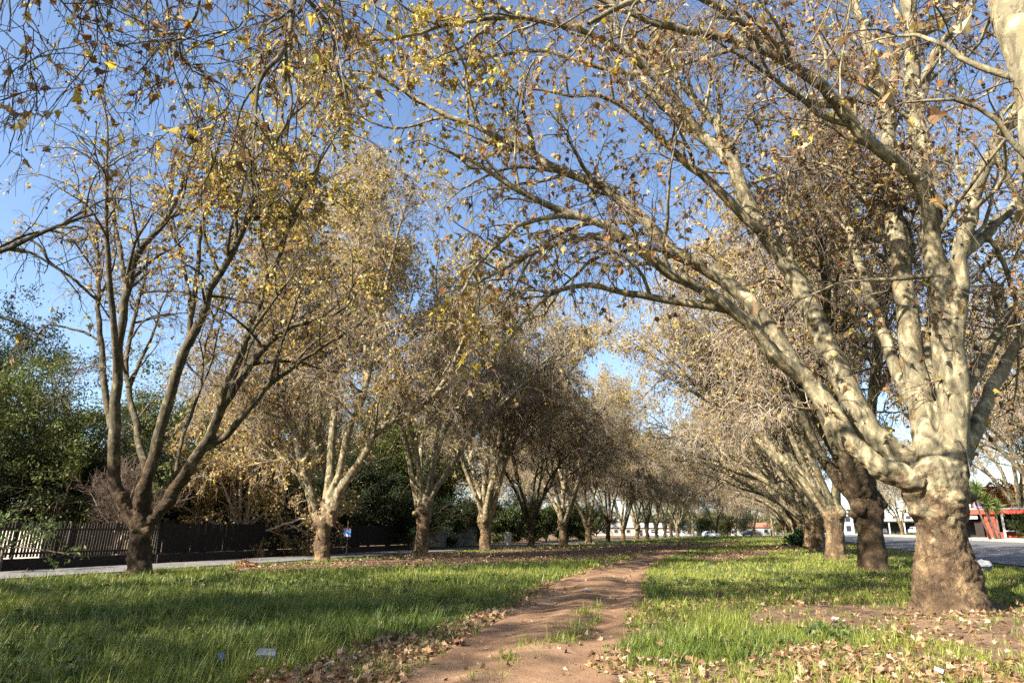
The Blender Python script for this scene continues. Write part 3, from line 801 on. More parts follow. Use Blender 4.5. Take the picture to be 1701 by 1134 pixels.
# --- the tree whose limbs come in past the picture's edge (fence-side row, nearest)
p = SL(0, -12.24); base = np.array(at_ground(p)); rng = np.random.default_rng(21)
tr0 = empty('plane_tree', base, 0, 'near plane tree of the fence row whose twig curtain hangs against the sky', 'tree', GL)
tk, tr_ = straight_trunk(rng, .58, 2.9)
va, vr = vase(rng, 5, .58, 2.9, 13.5, (10, 30), (-.28, .05), .6, .1, .55)
def wp(*pts): return resample([np.array(q) - base for q in pts], S1N)
limbs = [wp(base + (0, 0, 2.7), (-17.4, 14.8, 7.2), (-14, 13.2, 12.5), (-10, 11.6, 13.6), (-6.5, 10.4, 13.6), (-3.8, 9.8, 13.0)),
         wp(base + (.2, .1, 2.8), (-16, 15.6, 5.6), tuple(P(-60, 440, 15.2)), tuple(P(0, 419, 15)), tuple(P(57, 392, 14.8)), tuple(P(110, 370, 14.5)), tuple(P(163, 353, 14.2)))]
lr = [taper(np.array([.27]), np.array([.05]), S1N)[0], taper(np.array([.2]), np.array([.025]), S1N)[0]]
hang = []; hr = []
for k in range(12):
    u = 10 + 46 * k + rng.uniform(-14, 14); Y = rng.uniform(9.6, 12.2); vv = -60; e = rng.uniform(80, 300) if k < 9 else rng.uniform(60, 150)
    q = [P(u + rng.uniform(-60, 60), vv - 120, Y + .6), P(u, vv, Y)]
    for j in range(1, 5): q.append(P(u + rng.normal(0, 22) * j * .7, vv + (e - vv) * j / 4, Y + rng.normal(0, .12)))
    hang.append(wp(*[tuple(x) for x in q])); hr.append(taper(np.array([rng.uniform(.028, .048)]), np.array([.005]), S1N, 1.0)[0])
big_hang = wp(tuple(P(540, -200, 9.9)), tuple(P(500, -70, 9.6)), tuple(P(486, 0, 9.5)), tuple(P(484, 45, 9.45)), tuple(P(468, 90, 9.4)), tuple(P(432, 130, 9.4)), tuple(P(424, 200, 9.35)), tuple(P(420, 270, 9.3)))
LP = np.concatenate([va, np.array(limbs), np.array(hang), big_hang[None]])
LR = np.concatenate([vr, np.array(lr), np.array(hr), taper(np.array([.10]), np.array([.012]), S1N, .9)])
def tint_t0(pos):
    return .35 + noise3(pos, .6, 71) * .4, np.full(len(pos), .8)
def tint_near(pos):
    return .4 + noise3(pos, .6, 71) * .4, np.where(pos[:, 0] > 4.5, .045, 1.0)
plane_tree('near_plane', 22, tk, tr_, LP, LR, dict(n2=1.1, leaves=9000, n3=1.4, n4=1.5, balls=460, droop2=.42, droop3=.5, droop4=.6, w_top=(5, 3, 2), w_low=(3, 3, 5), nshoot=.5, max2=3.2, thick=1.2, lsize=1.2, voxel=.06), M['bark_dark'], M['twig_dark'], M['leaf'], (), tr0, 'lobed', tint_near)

# --- nearest tree of the road row, limb crossing the upper corner
base = np.array(at_ground((6.4, 2.0))); rng = np.random.default_rng(23)
trr = empty('plane_tree', base, 0, 'plane tree nearest the camera whose thick pale limb crosses the upper corner', 'tree', GRR)
tk, tr_ = straight_trunk(rng, .6, 2.9)
va, vr = vase(rng, 2, .6, 2.9, 12, (18, 34), (.45, -.6), .7, .1, .5)
limbs = [wp(base + (0, 0, 2.7), (6.5, 3.6, 4.4), tuple(P(1810, 330, 5.7)), tuple(P(1735, 130, 6.0)), tuple(P(1690, 20, 6.2)), tuple(P(1640, -90, 6.6)), (4.5, 7.6, 11.5), (4, 8.3, 14)),
         wp(base + (0, 0, 2.7), (5.4, 3.4, 6.4), (3.4, 5.6, 9.6), (1.0, 7.4, 11.4), (-1.6, 8.8, 11.6), tuple(P(560, -60, 10))),
         wp((1.0, 7.4, 11.4), tuple(P(640, -80, 9.6)), tuple(P(560, -20, 9.6)), tuple(P(556, 40, 9.6)), tuple(P(566, 110, 9.5)), tuple(P(575, 170, 9.5))),
         wp((3.4, 5.6, 9.6), tuple(P(1460, -160, 9.4)), tuple(P(1418, -20, 9.3)), tuple(P(1405, 60, 9.3)), tuple(P(1395, 120, 9.3)), tuple(P(1398, 190, 9.2))),
         wp((4.5, 7.6, 11.5), tuple(P(1560, -120, 9.4)), tuple(P(1550, -10, 9.3)), tuple(P(1562, 70, 9.3)), tuple(P(1558, 150, 9.3)))]
lr = [taper(np.array([a]), np.array([b]), S1N)[0] for a, b in ((.34, .16), (.26, .06), (.05, .008), (.05, .008), (.04, .008))]
LP = np.concatenate([va, np.array(limbs)]); LR = np.concatenate([vr, np.array(lr)])
plane_tree('corner_plane', 24, tk, tr_, LP, LR, dict(n2=.8, leaves=700, n3=2.0, n4=3.0, balls=200, droop2=.35, droop3=.5, droop4=.6, w_top=(4, 3, 2), w_low=(1, 3, 5), nshoot=.5, max2=2.2, lsize=1.0, voxel=.05), M['bark'], M['twig_dark'], M['leaf'], (), trr, 'lobed', tint_t0)

# --- tree kinds of the two rows
def row_kind(seed, xy, kind, label, group, cfg, r=.56, h=3.0, nlimb=6, L=13.5, tilt=(10, 34), bias=(0, 0), out=.8, droop=.1, bark='bark', burls=()):
    rng = np.random.default_rng(seed)
    root = empty('plane_tree', at_ground(xy), 0, label, 'tree', group)
    tk, trd = straight_trunk(rng, r, h)
    LP, LR = vase(rng, nlimb, r, h, L, tilt, bias, out, droop, .54)
    LP, LR = add_fork(rng, LP, LR, 2, .2, .62)
    plane_tree(kind, seed + 500, tk, trd, LP, LR, cfg, M[bark], M['twig'], M['leaf'], burls, root, 'mid')
    return root
dense = dict(n2=1.0, n3=2.9, n4=4.6, n5=1, leaves=26000, thick=1.6, t2=.3, droop2=.2, droop3=.45, droop4=.6, nshoot=.3, voxel=.07, w_top=(6, 4, 1), w_low=(4, 5, 2), lsize=1.0)
k2 = row_kind(31, LEFT[2], 'burl_plane', 'plane tree with a round burl under its fork before the board fence', GL, dense, .43, 3.0, 6, 19.5, (5, 30), (.13, 0), .75, .1, 'bark', [((-.08, -.46, 2.45), .27), ((-.28, -.36, 2.3), .2)])
k2.scale = (1.12, 1.12, 1.2)
k3 = row_kind(32, LEFT[3], 'stemmy_plane', 'plane tree with many upright stems where the board fence ends', GL, dict(dense, leaves=22000), .45, 2.9, 7, 19.5, (5, 30), (.1, 0), .72, .1)
k3.scale = (1.08, 1.08, 1.04); k3.rotation_euler[2] = .4
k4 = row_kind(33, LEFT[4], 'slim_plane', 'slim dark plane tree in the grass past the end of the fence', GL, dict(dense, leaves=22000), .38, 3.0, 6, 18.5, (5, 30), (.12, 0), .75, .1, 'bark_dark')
arch = dict(dense, n2=.9, n4=4.2, n5=1, leaves=15000, t2=.45, thick=1.6, droop2=.2)
k4.scale = (.95, .95, .9)
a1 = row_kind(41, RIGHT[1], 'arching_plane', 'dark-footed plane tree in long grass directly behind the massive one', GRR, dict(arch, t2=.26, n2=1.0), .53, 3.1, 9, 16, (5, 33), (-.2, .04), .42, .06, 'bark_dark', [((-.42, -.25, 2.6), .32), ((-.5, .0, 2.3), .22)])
a2 = row_kind(42, RIGHT[2], 'leaning_plane', 'plane tree with limbs sweeping over the grass beside the orange stump', GRR, dict(arch, t2=.36), .54, 3.0, 9, 17, (6, 38), (-.36, .06), .45, .075, 'bark', [((.3, -.55, 2.6), .35)])
a3 = row_kind(43, RIGHT[3], 'sweeping_plane', 'fourth plane tree of the road row counting from the massive one', GRR, arch, .52, 3.0, 8, 17.2, (8, 40), (-.42, .08), .45, .08, 'bark')
prng = random.Random(5)
for i, xy in enumerate(LEFT[5:], 5):
    src = (k2, k3, k4)[(i * 2) % 3]
    q = prng.uniform(.84, 1.03); o = dup(src, at_ground(xy), prng.uniform(-.5, .5) + (i % 4) * .7, (q * prng.uniform(.9, 1.12), q * prng.uniform(.9, 1.12), q * prng.uniform(.94, 1.08)), '%s plane tree of the fence row counting from the dark forked one' % ORD[i], GL); o.rotation_euler[0] = prng.gauss(0, .035); o.rotation_euler[1] = prng.gauss(0, .035)
for i, xy in enumerate(RIGHT[4:], 4):
    src = (a1, a3, a2)[i % 3]
    q = prng.uniform(.88, 1.1); o = dup(src, at_ground(xy), prng.uniform(-.28, .28), (q * prng.uniform(.92, 1.12), q * prng.uniform(.92, 1.12), q * prng.uniform(.92, 1.06)), '%s plane tree of the road row counting from the massive one' % ORD[i], GRR)
# shading trees of both rows beside and behind the camera
dup(a2, at_ground(SL(0, -36.7)), 3.3, .85, 'plane tree of the fence row behind the camera, throwing dappled shade', GL)
dup(a3, at_ground(SL(0, -24.5)), 2.75, 1.02, 'plane tree of the fence row beside the camera, throwing dappled shade', GL)
# trees beyond the tarred road
GF = 'plane trees beyond the tarred road'
for (s, t, src, rz, sc, lab) in ((22.5, 66, k4, 2.2, 1.25, 'plane tree across the road with twigs hanging past the massive bole'), (26.5, 90, k3, 1.0, 1.15, 'many-stemmed plane tree above the white wall across the road'),
                                 (22.0, 149, k2, 2.0, .75, 'pale-boled plane tree in front of the dark shopfront across the road'),
                                 (22.3, 122, k4, 2.6, .8, 'slim plane tree across the road, screened by the massive bole')):
    p = ST(s, t); dup(src, at_ground(p), rz, sc, lab, GF)
GV = 'trees closing the far end of the avenue'
for (u, Y, src, rz, sc, lab) in ((1190, 196, k4, .3, .8, 'slim dark-trunked tree beside the white car at the end of the avenue'), (1222, 214, k3, 1.2, .75, 'forked tree between the white car and the pale house'),
                                 (1252, 222, k2, 2.2, .8, 'tree in front of the pale low house at the end of the avenue'), (1150, 235, k3, 3.0, .9, 'tree above the blue-roofed shed at the end of the avenue'), (1285, 240, k2, 4.1, .9, 'tree behind the far end of the road row')):
    x = P(u, 880, Y)[0]; dup(src, (x, Y, hz(x, Y)), rz, sc, lab, GV)

# ------------------------------------------------------------------ other plants
def leafy(name, seed, loc, h, spread, nleaf, pal, lsize, kind, label, cat, group=None, trunk_r=.22, th=2.0, nl=7, tilt=(5, 60), mat='green_leaf', bark='stem', dens3=2.2, leafbias=-.1, twig_frac=.25, wood='trunk', clump=.55):
    rng = np.random.default_rng(seed)
    root = empty(name, loc, 0, label, cat, group)
    az = np.linspace(0, 2 * math.pi, nl, endpoint=False) + rng.uniform(-.4, .4, nl); ti = rng.uniform(R(tilt[0]), R(tilt[1]), nl)
    d = np.stack([np.sin(ti) * np.cos(az), np.sin(ti) * np.sin(az), np.cos(ti)], 1)
    L = np.clip((h - th) / np.maximum(np.cos(ti), .35), .3, (h - th) + spread * .3) * rng.uniform(.75, 1.0, nl)
    L = np.minimum(L, spread / np.maximum(np.sin(ti), .2))
    lp = grow(rng, np.tile([0, 0, th * .9], (nl, 1)) + rng.normal(0, trunk_r * .3, (nl, 3)), d, L, 10, .1, .05, .03)
    lr = taper(np.full(nl, trunk_r * .55), np.full(nl, .02), 10)
    V = []; Q = []; n = 0
    def ti_(Pn, Rn, k):
        nonlocal n
        v, q, _ = tubes(Pn, Rn, k); V.append(v); Q.append(q + n); n += len(v)
    z = np.linspace(-.15, th, 5); ti_(np.stack([z * .03, z * .02, z], 1)[None], (trunk_r * (1 + .4 * np.exp(-np.maximum(z, 0) * 3)))[None], 9)
    ti_(lp, lr, 6)
    i, t, p, dd, r = spawn(rng, lp, lr, np.maximum(4, (L * 1.8).astype(int)), .15, 1, R(30), R(75), .2)
    l2 = np.clip(L[i] * .45 * (1.2 - .7 * t) * rng.uniform(.6, 1.2, len(i)), .25, 3.2)
    p2 = grow(rng, p, dd, l2, 6, .18, 0, .08); r2 = taper(np.minimum(r * .6, .03), np.full(len(i), .008), 6); ti_(p2, r2, 4)
    i, t, p, dd, r = spawn(rng, p2, r2, np.maximum(3, (l2 * dens3 * 2).astype(int)), .1, 1, R(25), R(80), 0)
    l3 = np.clip(l2[i] * .5 * rng.uniform(.5, 1.2, len(i)), .15, 1.3)
    p3 = grow(rng, p, dd, l3, 4, .22, 0, .15)
    k = rng.uniform(0, 1, len(p3)) < twig_frac
    ti_(p3[k], taper(np.full(k.sum(), .009), np.full(k.sum(), .004), 4), 3)
    wood_me = mesh_np(name + '_wood', np.concatenate(V), [np.concatenate(Q)])
    link(wood, wood_me, M[bark], root)
    if nleaf:
        a = p3.reshape(-1, 3); c = a[rng.integers(0, len(a), nleaf * 3)] + rng.normal(0, lsize * .9, (nleaf * 3, 3))
        kp = rng.uniform(0, 1, len(c)) < np.clip(clump + 1.6 * noise3(c, .55, seed) + .5 * noise3(c, 1.5, seed + 3), .03, 1)
        c = c[kp][:nleaf]; c = c[c[:, 2] > .05]
        tn = np.array(pal)[rng.integers(0, len(pal), len(c))] * rng.uniform(.75, 1.25, (len(c), 1))
        tn = tn * (1 + .25 * noise3(c, .5, seed + 1))[:, None]
        dn = rng.normal(0, .8, (len(c), 3)); dn[:, 2] += leafbias
        v, f, t_ = leaves(rng, c, dn, rng.uniform(.7, 1.3, len(c)) * lsize, tn, kind, (.0, .5))
        link('crown', mesh_np(name + '_leaf', v, [f], False, t_), M[mat], root)
    return root

DG = [(.022, .038, .014), (.032, .055, .018), (.045, .068, .02), (.026, .042, .02)]
LG = [(.085, .115, .024), (.12, .145, .034), (.05, .07, .017), (.15, .165, .042)]
YG = [(.30, .25, .09), (.42, .31, .11), (.22, .18, .07), (.36, .25, .12), (.48, .37, .18), (.24, .15, .08)]
GE = 'evergreen trees behind the fence'
def top_tree(u, v, Y): q = P(u, v, Y); return q[0], Y, q[2]
def put_top(u, v, Y): x, y, z = top_tree(u, v, Y); return (x, y, 0.0), z
loc, h = put_top(-45, 515, 46)
e1 = leafy('evergreen_tree', 201, loc, h * 1.06, 7.5, 60000, DG, .21, 'blade', 'tall dark evergreen rising highest behind the picket fence', 'tree', GE, .3, 1.6, 16, (3, 74), clump=.5)
loc, h = put_top(140, 588, 43)
e2 = leafy('evergreen_tree', 202, loc, h * 1.05, 8.0, 60000, LG, .2, 'blade', 'broad lighter green evergreen behind the forked dark tree', 'tree', GE, .3, 1.5, 16, (3, 74), clump=.45)
for (u, v, Y, src, rz, lab, hs) in ((262, 655, 52, e2, 1.7, 'lower rounded evergreen just beyond the broad lighter one', 1), (-10, 650, 40, e1, 2.4, 'shadowy evergreen low behind the picket fence', 1), (-170, 560, 40, e1, 1.0, 'dark evergreen past the end of the picket fence', 1),
                                    (360, 715, 50, e1, 4.0, 'dark evergreen behind the yellow-leaved tree by the board fence', 1), (600, 625, 66, e2, 3.2, 'tall green tree behind the pale speckled plane tree', 1), (705, 700, 74, e2, .7, 'green tree behind the plane tree with the burl', 1),
                                    (200, 720, 43, e1, 5.2, 'shadowy evergreen between the bare shrub and the dark forked tree', 1), (470, 740, 55, e1, 2.9, 'dark low evergreen behind the board fence', 1), (545, 730, 58, e1, .9, 'dark evergreen above the blue sign', 1), (650, 770, 62, e1, 1.9, 'shadowy evergreen behind the end of the board fence', 1)):
    (x, y, _), z = put_top(u, v, Y)
    sh = (h if src is e2 else 1); ref = e2_h = None
    s = z / (P(140, 588, 43)[2] if src is e2 else P(-45, 515, 46)[2])
    dup(src, (x, y, 0), rz, (max(s, .75), max(s, .75), s), lab, GE)
loc, h = put_top(425, 640, 46)
leafy('yellow_tree', 203, loc, h, 7.0, 24000, YG, .17, 'mid', 'yellow-leaved tree with low drooping foliage over the board fence', 'tree', None, .2, 1.5, 14, (5, 84), 'leaf', 'pale_stem', 2.2, -.5, .3, clump=.3)
GBK = 'trees behind the fence row'
for i, (sl, t, src, rz, sc, lab) in enumerate(((-15, 40, k4, .5, .8, 'twiggy plane tree behind the panel fence'), (-14, 52, e2, 1.0, .62, 'green tree past the end of the panel fence'), (-17, 60, k3, 2.0, .8, 'twiggy tree behind the slim dark plane tree'),
                                  (-13, 68, e2, 3.0, .55, 'light green tree behind the gap after the slim dark plane tree'), (-16, 78, k2, 1.5, .85, 'brown twiggy tree behind the sixth tree of the fence row'), (-13, 88, e1, .6, .55, 'dark green tree behind the seventh tree of the fence row'),
                                  (-17, 98, k4, 4.0, .85, 'brown tree behind the eighth tree of the fence row'), (-13, 110, e2, 5.0, .6, 'green tree behind the ninth tree of the fence row'), (-16, 122, k3, .2, .85, 'brown tree behind the tenth tree of the fence row'),
                                  (-14, 138, e1, 2.2, .6, 'dark green tree beside the long pale house'), (-20, 30, k3, 3.4, .75, 'twiggy tree far behind the board fence'))):
    q = SL(sl, t); o = dup(src, (q[0], q[1], 0), rz, sc, lab, GBK)
for (u, Y, src, rz, sc, lab) in ((1208, 207, e2, .4, .62, 'round green tree to the side of the white car at the end of the avenue'), (1128, 222, e1, 1.4, .6, 'dark green tree between the distant boles and the blue-roofed shed'), (1170, 246, e2, 2.4, .8, 'tall green tree behind the white car at the avenue end'), (1235, 250, e1, 3.3, .7, 'dark tree right behind the dark car at the avenue end'), (1300, 252, e2, 4.2, .8, 'green tree at the clay-roofed house gable'), (1085, 268, e2, 5.2, .9, 'green tree behind the long pale house')):
    x = P(u, 880, Y)[0]; dup(src, (x, Y, hz(x, Y) - .1), rz, sc, lab, GV)
# hedge bushes along the end of the fence
GB = 'green bushes past the end of the fence'
b1 = leafy('bush', 204, at_ground(SL(-9, 44)), 4.6, 3.2, 9000, LG + DG, .22, 'mid', 'glossy green bush where the board fence ends', 'bush', GB, .12, .4, 9, (5, 75))
for k, (s, t, sc, rz, lab) in enumerate(((-8.5, 53, .75, 1.1, 'rounded green bush just past the last fence panel'), (-8, 62, .95, 2.3, 'green bush behind the slim dark plane tree'), (-7.6, 71, .9, 3.4, 'bush beyond the fence in the shade of the slim tree'),
                                         (-8, 80, 1.1, 4.2, 'tall bush behind the sixth tree of the fence row'), (-8, 92, 1.1, .4, 'bush behind the seventh tree of the fence row'), (-8.5, 104, 1.2, 5.0, 'bush far along the fence row, before the pale houses'))):
    dup(b1, at_ground(SL(s, t)), rz, sc, lab, GB)
leafy('yellow_bush', 205, at_ground(SL(-8.6, 41)), 4.2, 2.0, 3500, [(.42, .40, .06), (.34, .36, .06), (.5, .4, .08)], .2, 'mid', 'bright yellow-green bush above the grey fence panels', 'bush', None, .1, .5, 7, (5, 60))
# leafy shrub reaching over the pickets
p = P(20, 870, 28.6)
leafy('leafy_shrub', 206, (p[0] - .4, 28.9, 0), 3.0, 2.2, 800, [(.09, .14, .035), (.07, .115, .03), (.12, .16, .05)], .2, 'blade', 'bright leafy shrub hanging over the picket fence', 'shrub', None, .06, 1.0, 6, (25, 85), dens3=1.6, leafbias=-.3)
# bare shrub with pale stems
rng = np.random.default_rng(207); p = G(192, 934)
root = empty('bare_shrub', (p[0], p[1], 0), 0, 'bare brown shrub with many pale stems beside the dark forked tree', 'shrub')
n = 11; az = rng.uniform(0, 6.28, n); ti = rng.uniform(R(6), R(40), n)
d = np.stack([np.sin(ti) * np.cos(az), np.sin(ti) * np.sin(az) * .8, np.cos(ti)], 1)
lp = grow(rng, np.tile([0, 0, .9], (n, 1)) + rng.normal(0, .06, (n, 3)), d, rng.uniform(2.4, 3.9, n), 10, .1, .02, .0); lr = taper(np.full(n, .065), np.full(n, .015), 10)
z = np.array([-.1, .3, .6, .95]); v0, q0, _ = tubes(np.stack([z * .05 - .02, z * 0, z], 1)[None], np.array([[.22, .17, .16, .17]]), 10)
v1, q1, _ = tubes(lp, lr, 6)
link('stem', mesh_np('shrub_stem', np.concatenate([v0, v1]), [np.concatenate([q0, q1 + len(v0)])]), M['pale_stem'], root)
V = []; Q = []; nn = 0
i, t, p, dd, r = spawn(rng, lp, lr, 16, .25, 1, R(15), R(60), .4); l2 = rng.uniform(.6, 1.6, len(i)); p2 = grow(rng, p, dd, l2, 5, .15, .03, 0); r2 = taper(np.full(len(i), .014), np.full(len(i), .006), 5)
for a, b, k in ((p2, r2, 4),):
    v, q, _ = tubes(a, b, k); V.append(v); Q.append(q + nn); nn += len(v)
i, t, p, dd, r = spawn(rng, p2, r2, 26, .1, 1, R(15), R(70), .2); p3 = grow(rng, p, dd, rng.uniform(.25, .7, len(i)), 3, .2, 0, .05); r3 = taper(np.full(len(i), .007), np.full(len(i), .004), 3)
v, q, _ = tubes(p3, r3, 3); V.append(v); Q.append(q + nn)
link('twigs', mesh_np('shrub_twig', np.concatenate(V), [np.concatenate(Q)]), M['stem'], root)

# dark rosette plant and orange stump by the third road-side tree
p = G(1332, 908)
leafy('broadleaf_weed', 208, at_ground(p), 1.5, 1.5, 700, [(.05, .10, .035), (.07, .13, .05), (.04, .08, .03)], .38, 'mid', 'dark green broad-leaved weed in the grass by the orange stump', 'plant', None, .04, .15, 8, (15, 75), dens3=1.2)
p = G(1357, 909)
st = empty('tree_stump', at_ground(p), 0, 'broken orange-brown stump with a charred hollow leaning on the row', 'stump')
rng = np.random.default_rng(9)
z = np.array([-.1, .1, .5, 1.0, 1.5, 1.75]); v, q, c = tubes(np.stack([z * .08, z * .02, z], 1)[None], np.array([[.95, .85, .72, .7, .62, .3]]), 24, True)
def rough_it(v, a, s, sd): return v + norm(v - np.array([0, 0, .8])) * (noise3(v, s, sd) * a)[:, None]
m, nt, out = new_mat('raw_orange_wood'); co = objco(nt)
f = noise(nt, mapping(nt, co, (3, 3, .8)), 2.2, 5)
finish(nt, out, ramp(nt, f, [(.36, (.05, .03, .02)), (.48, (.35, .15, .05)), (.66, (.55, .30, .12))]), .9, f, .8, .06)
link('stump_wood', mesh_np('stump', rough_it(v, .28, 2.2, 91), [q, c]), m, st)
hb = MB(); hb.tube([(-.1, -.74, .1), (-.1, -.8, .35), (-.08, -.76, .75)], [.22, .34, .12], 12)
hb.build('charred_hollow', simple('char', (.012, .01, .009), .95), st, True)

# yucca across the road
q = P(1652, 886, 78); yx, yy = q[0], 78.0
root = empty('yucca', (yx, yy, hz(yx, yy)), 0, 'tall yucca with three leaning stems and spiky heads by the red shop', 'yucca')
rng = np.random.default_rng(11)
for (bx, tx, hh) in ((-.5, -1.6, 4.6), (.1, -.4, 3.9), (.5, .55, 3.6), (.2, -1.1, 5.6)):
    mb = MB(); mb.tube([(bx, 0, -.1), (bx + (tx - bx) * .4, 0, hh * .4), (tx, 0, hh)], [.15, .12, .09], 8)
    stem = mb.build('stem', M['stem'], root, True)
    n = 170; c = np.tile([tx, 0, hh], (n, 1)) + rng.normal(0, .08, (n, 3)); dn = rng.normal(0, 1, (n, 3)); dn[:, 2] += .35
    tn = np.array([(.22, .30, .08), (.30, .34, .12), (.15, .22, .06)])[rng.integers(0, 3, n)]
    T_v, T_f, T_t = leaves(rng, c, dn, rng.uniform(.9, 1.4, n), tn, 'spike', (0, .3))
    # keep the spikes narrow
    link('leaf_head', mesh_np('yucca_head', T_v, [T_f], False, T_t), M['green_leaf'], root)

# ------------------------------------------------------------------ grass and litter
def blades(rng, x, y, ax, ay, L, wd, tint, segs):
    """curved tapering blades; (ax, ay) is the way each one leans"""
    n = len(x); z = height(x, y) - .012
    az = np.arctan2(ay, ax); fa = az + math.pi / 2 + rng.uniform(-.5, .5, n)
    th = rng.uniform(.02, .55, n); bend = rng.uniform(.2, 1.5, n)
    px, py, pz = x.copy(), y.copy(), z.copy(); V = np.empty((n, 2 * segs + 1, 3))
    for k in range(segs):
        w = wd * (.5, .46, .34, .2)[k if segs > 2 else k * 2]
        V[:, 2 * k] = np.stack([px - np.cos(fa) * w, py - np.sin(fa) * w, pz], 1)
        V[:, 2 * k + 1] = np.stack([px + np.cos(fa) * w, py + np.sin(fa) * w, pz], 1)
        st = L / segs; px = px + np.sin(th) * np.cos(az) * st; py = py + np.sin(th) * np.sin(az) * st; pz = pz + np.cos(th) * st
        th = th + bend / segs * 1.3
    V[:, 2 * segs] = np.stack([px, py, pz], 1)
    b = np.arange(n)[:, None] * (2 * segs + 1)
    q = np.concatenate([b + np.array([[2 * k, 2 * k + 1, 2 * k + 3, 2 * k + 2]]) for k in range(segs - 1)])
    return V.reshape(-1, 3), q, b + np.array([[2 * segs - 2, 2 * segs - 1, 2 * segs]]), np.repeat(tint, 2 * segs + 1, 0)
rng = np.random.default_rng(77)
V = []; Q = []; T3 = []; TI = []; n = 0
for (y0, y1, dn, nb, wd, hs, mg, segs, spr) in ((7.2, 13, 75, 13, .0085, 1.0, 1.0, 3, .05), (13, 20, 48, 13, .0105, 1.0, 1.0, 3, .06), (20, 30, 26, 11, .016, 1.0, 1.0, 2, .08), (30, 46, 11, 10, .028, 1.0, 1.5, 2, .12), (46, 85, 3.2, 9, .055, 1.1, 2, 2, .2), (85, 180, .7, 9, .12, 1.2, 3, 2, .4)):
    xm = .80 * y1 + mg
    N = int(dn * 2 * xm * (y1 - y0)); x = rng.uniform(-xm, xm, N); y = rng.uniform(y0, y1, N)
    k = np.abs(x) < .80 * y + mg; x, y = x[k], y[k]
    d, ln, di, li = zone(x, y)
    tuft = np.clip(.62 + .75 * noise2(x, y, 1.3, 81) + .45 * noise2(x, y, 4.0, 82), .0, 1.35)
    k = rng.uniform(0, 1, len(x)) < d * np.clip(tuft + .25, 0, 1); x, y, ln, tuft = x[k], y[k], ln[k], tuft[k]
    big = rng.uniform(.55, 1.0, len(x)) * (.55 + .75 * tuft) + (rng.uniform(0, 1, len(x)) < .06) * .5
    yel = np.clip(.45 + .55 * noise2(x, y, .5, 83) + .25 * noise2(x, y, 2.2, 84) + .34 * smooth01((x + 1) / 6) + rng.normal(0, .12, len(x)), 0, 1)
    r = lambda a: np.repeat(a, nb)
    m = len(x) * nb; aa = rng.uniform(0, 2 * math.pi, m); rr = np.abs(rng.normal(0, spr, m))
    X, Y = r(x) + rr * np.cos(aa), r(y) + rr * np.sin(aa); aa = aa + rng.normal(0, .5, m)
    L = r(ln * big) * rng.uniform(.5, 1.3, m) * hs * 1.12
    ye = np.clip(r(yel) + rng.normal(0, .15, m), 0, 1)[:, None]
    tint = (np.array([.08, .135, .018]) * (1 - ye) + np.array([.28, .31, .052]) * ye) * rng.uniform(.65, 1.2, (m, 1))
    st_ = rng.uniform(0, 1, m) < .03 + .10 * np.clip(r(noise2(x, y, .9, 85)) - .1, 0, 1); tint[st_] = np.array([.45, .38, .18]) * rng.uniform(.7, 1.1, (st_.sum(), 1))
    v, q, t, ti = blades(rng, X, Y, np.cos(aa), np.sin(aa), L, wd * rng.uniform(.7, 1.4, m), tint, segs)
    V.append(v); Q.append(q + n); T3.append(t + n); TI.append(ti); n += len(v)
tag(link('grass', mesh_np('grass', np.concatenate(V), [np.concatenate(Q), np.concatenate(T3)], False, np.concatenate(TI)), M['grass']), 'long green grass on both sides of the dirt path', 'grass', kind='stuff')

V = []; Q = []; TI = []; n = 0
for (y0, y1, mul, kd, mg, sz) in ((7.2, 16, 1.0, 'lobed', 1.0, 1.0), (16, 30, .8, 'mid', 1.0, 1.05), (30, 60, .6, 'kite', 2, 1.3), (60, 120, .14, 'kite', 3, 2.2)):
    xm = .80 * y1 + mg; mx = 170 * mul
    N = int(mx * 2 * xm * (y1 - y0)); x = rng.uniform(-xm, xm, N); y = rng.uniform(y0, y1, N)
    k = np.abs(x) < .80 * y + mg; x, y = x[k], y[k]
    d, ln, di, li = zone(x, y)
    k = rng.uniform(0, 1, len(x)) < li * mul / mx; x, y, d = x[k], y[k], d[k]
    pos = np.stack([x, y, height(x, y) + rng.uniform(.015, .05, len(x)) + .05 * (d > .1)], 1)
    dnn = rng.normal(0, 1, (len(x), 3)); dnn[:, 2] *= .14
    tn = np.array([(.30, .19, .10), (.38, .27, .16), (.22, .125, .065), (.13, .07, .036), (.32, .20, .095), (.46, .35, .23), (.25, .15, .08)])[rng.integers(0, 7, len(x))] * rng.uniform(.75, 1.15, (len(x), 1))
    v, f, t_ = leaves(rng, pos, dnn, rng.uniform(.03, .115, len(x)) * sz, tn, kd, (.3, 1.7))
    lo = v[:, 2] - (height(v[:, 0], v[:, 1]) + .012); v[:, 2] -= np.minimum(lo, 0)
    V.append(v); Q.append(f + n); TI.append(t_); n += len(v)
tag(link('fallen_leaves', mesh_np('fallen_leaves', np.concatenate(V), Q, False, np.concatenate(TI)), M['dry']), 'dry tan fallen leaves strewn along the path edges', 'fallen leaves', kind='stuff')

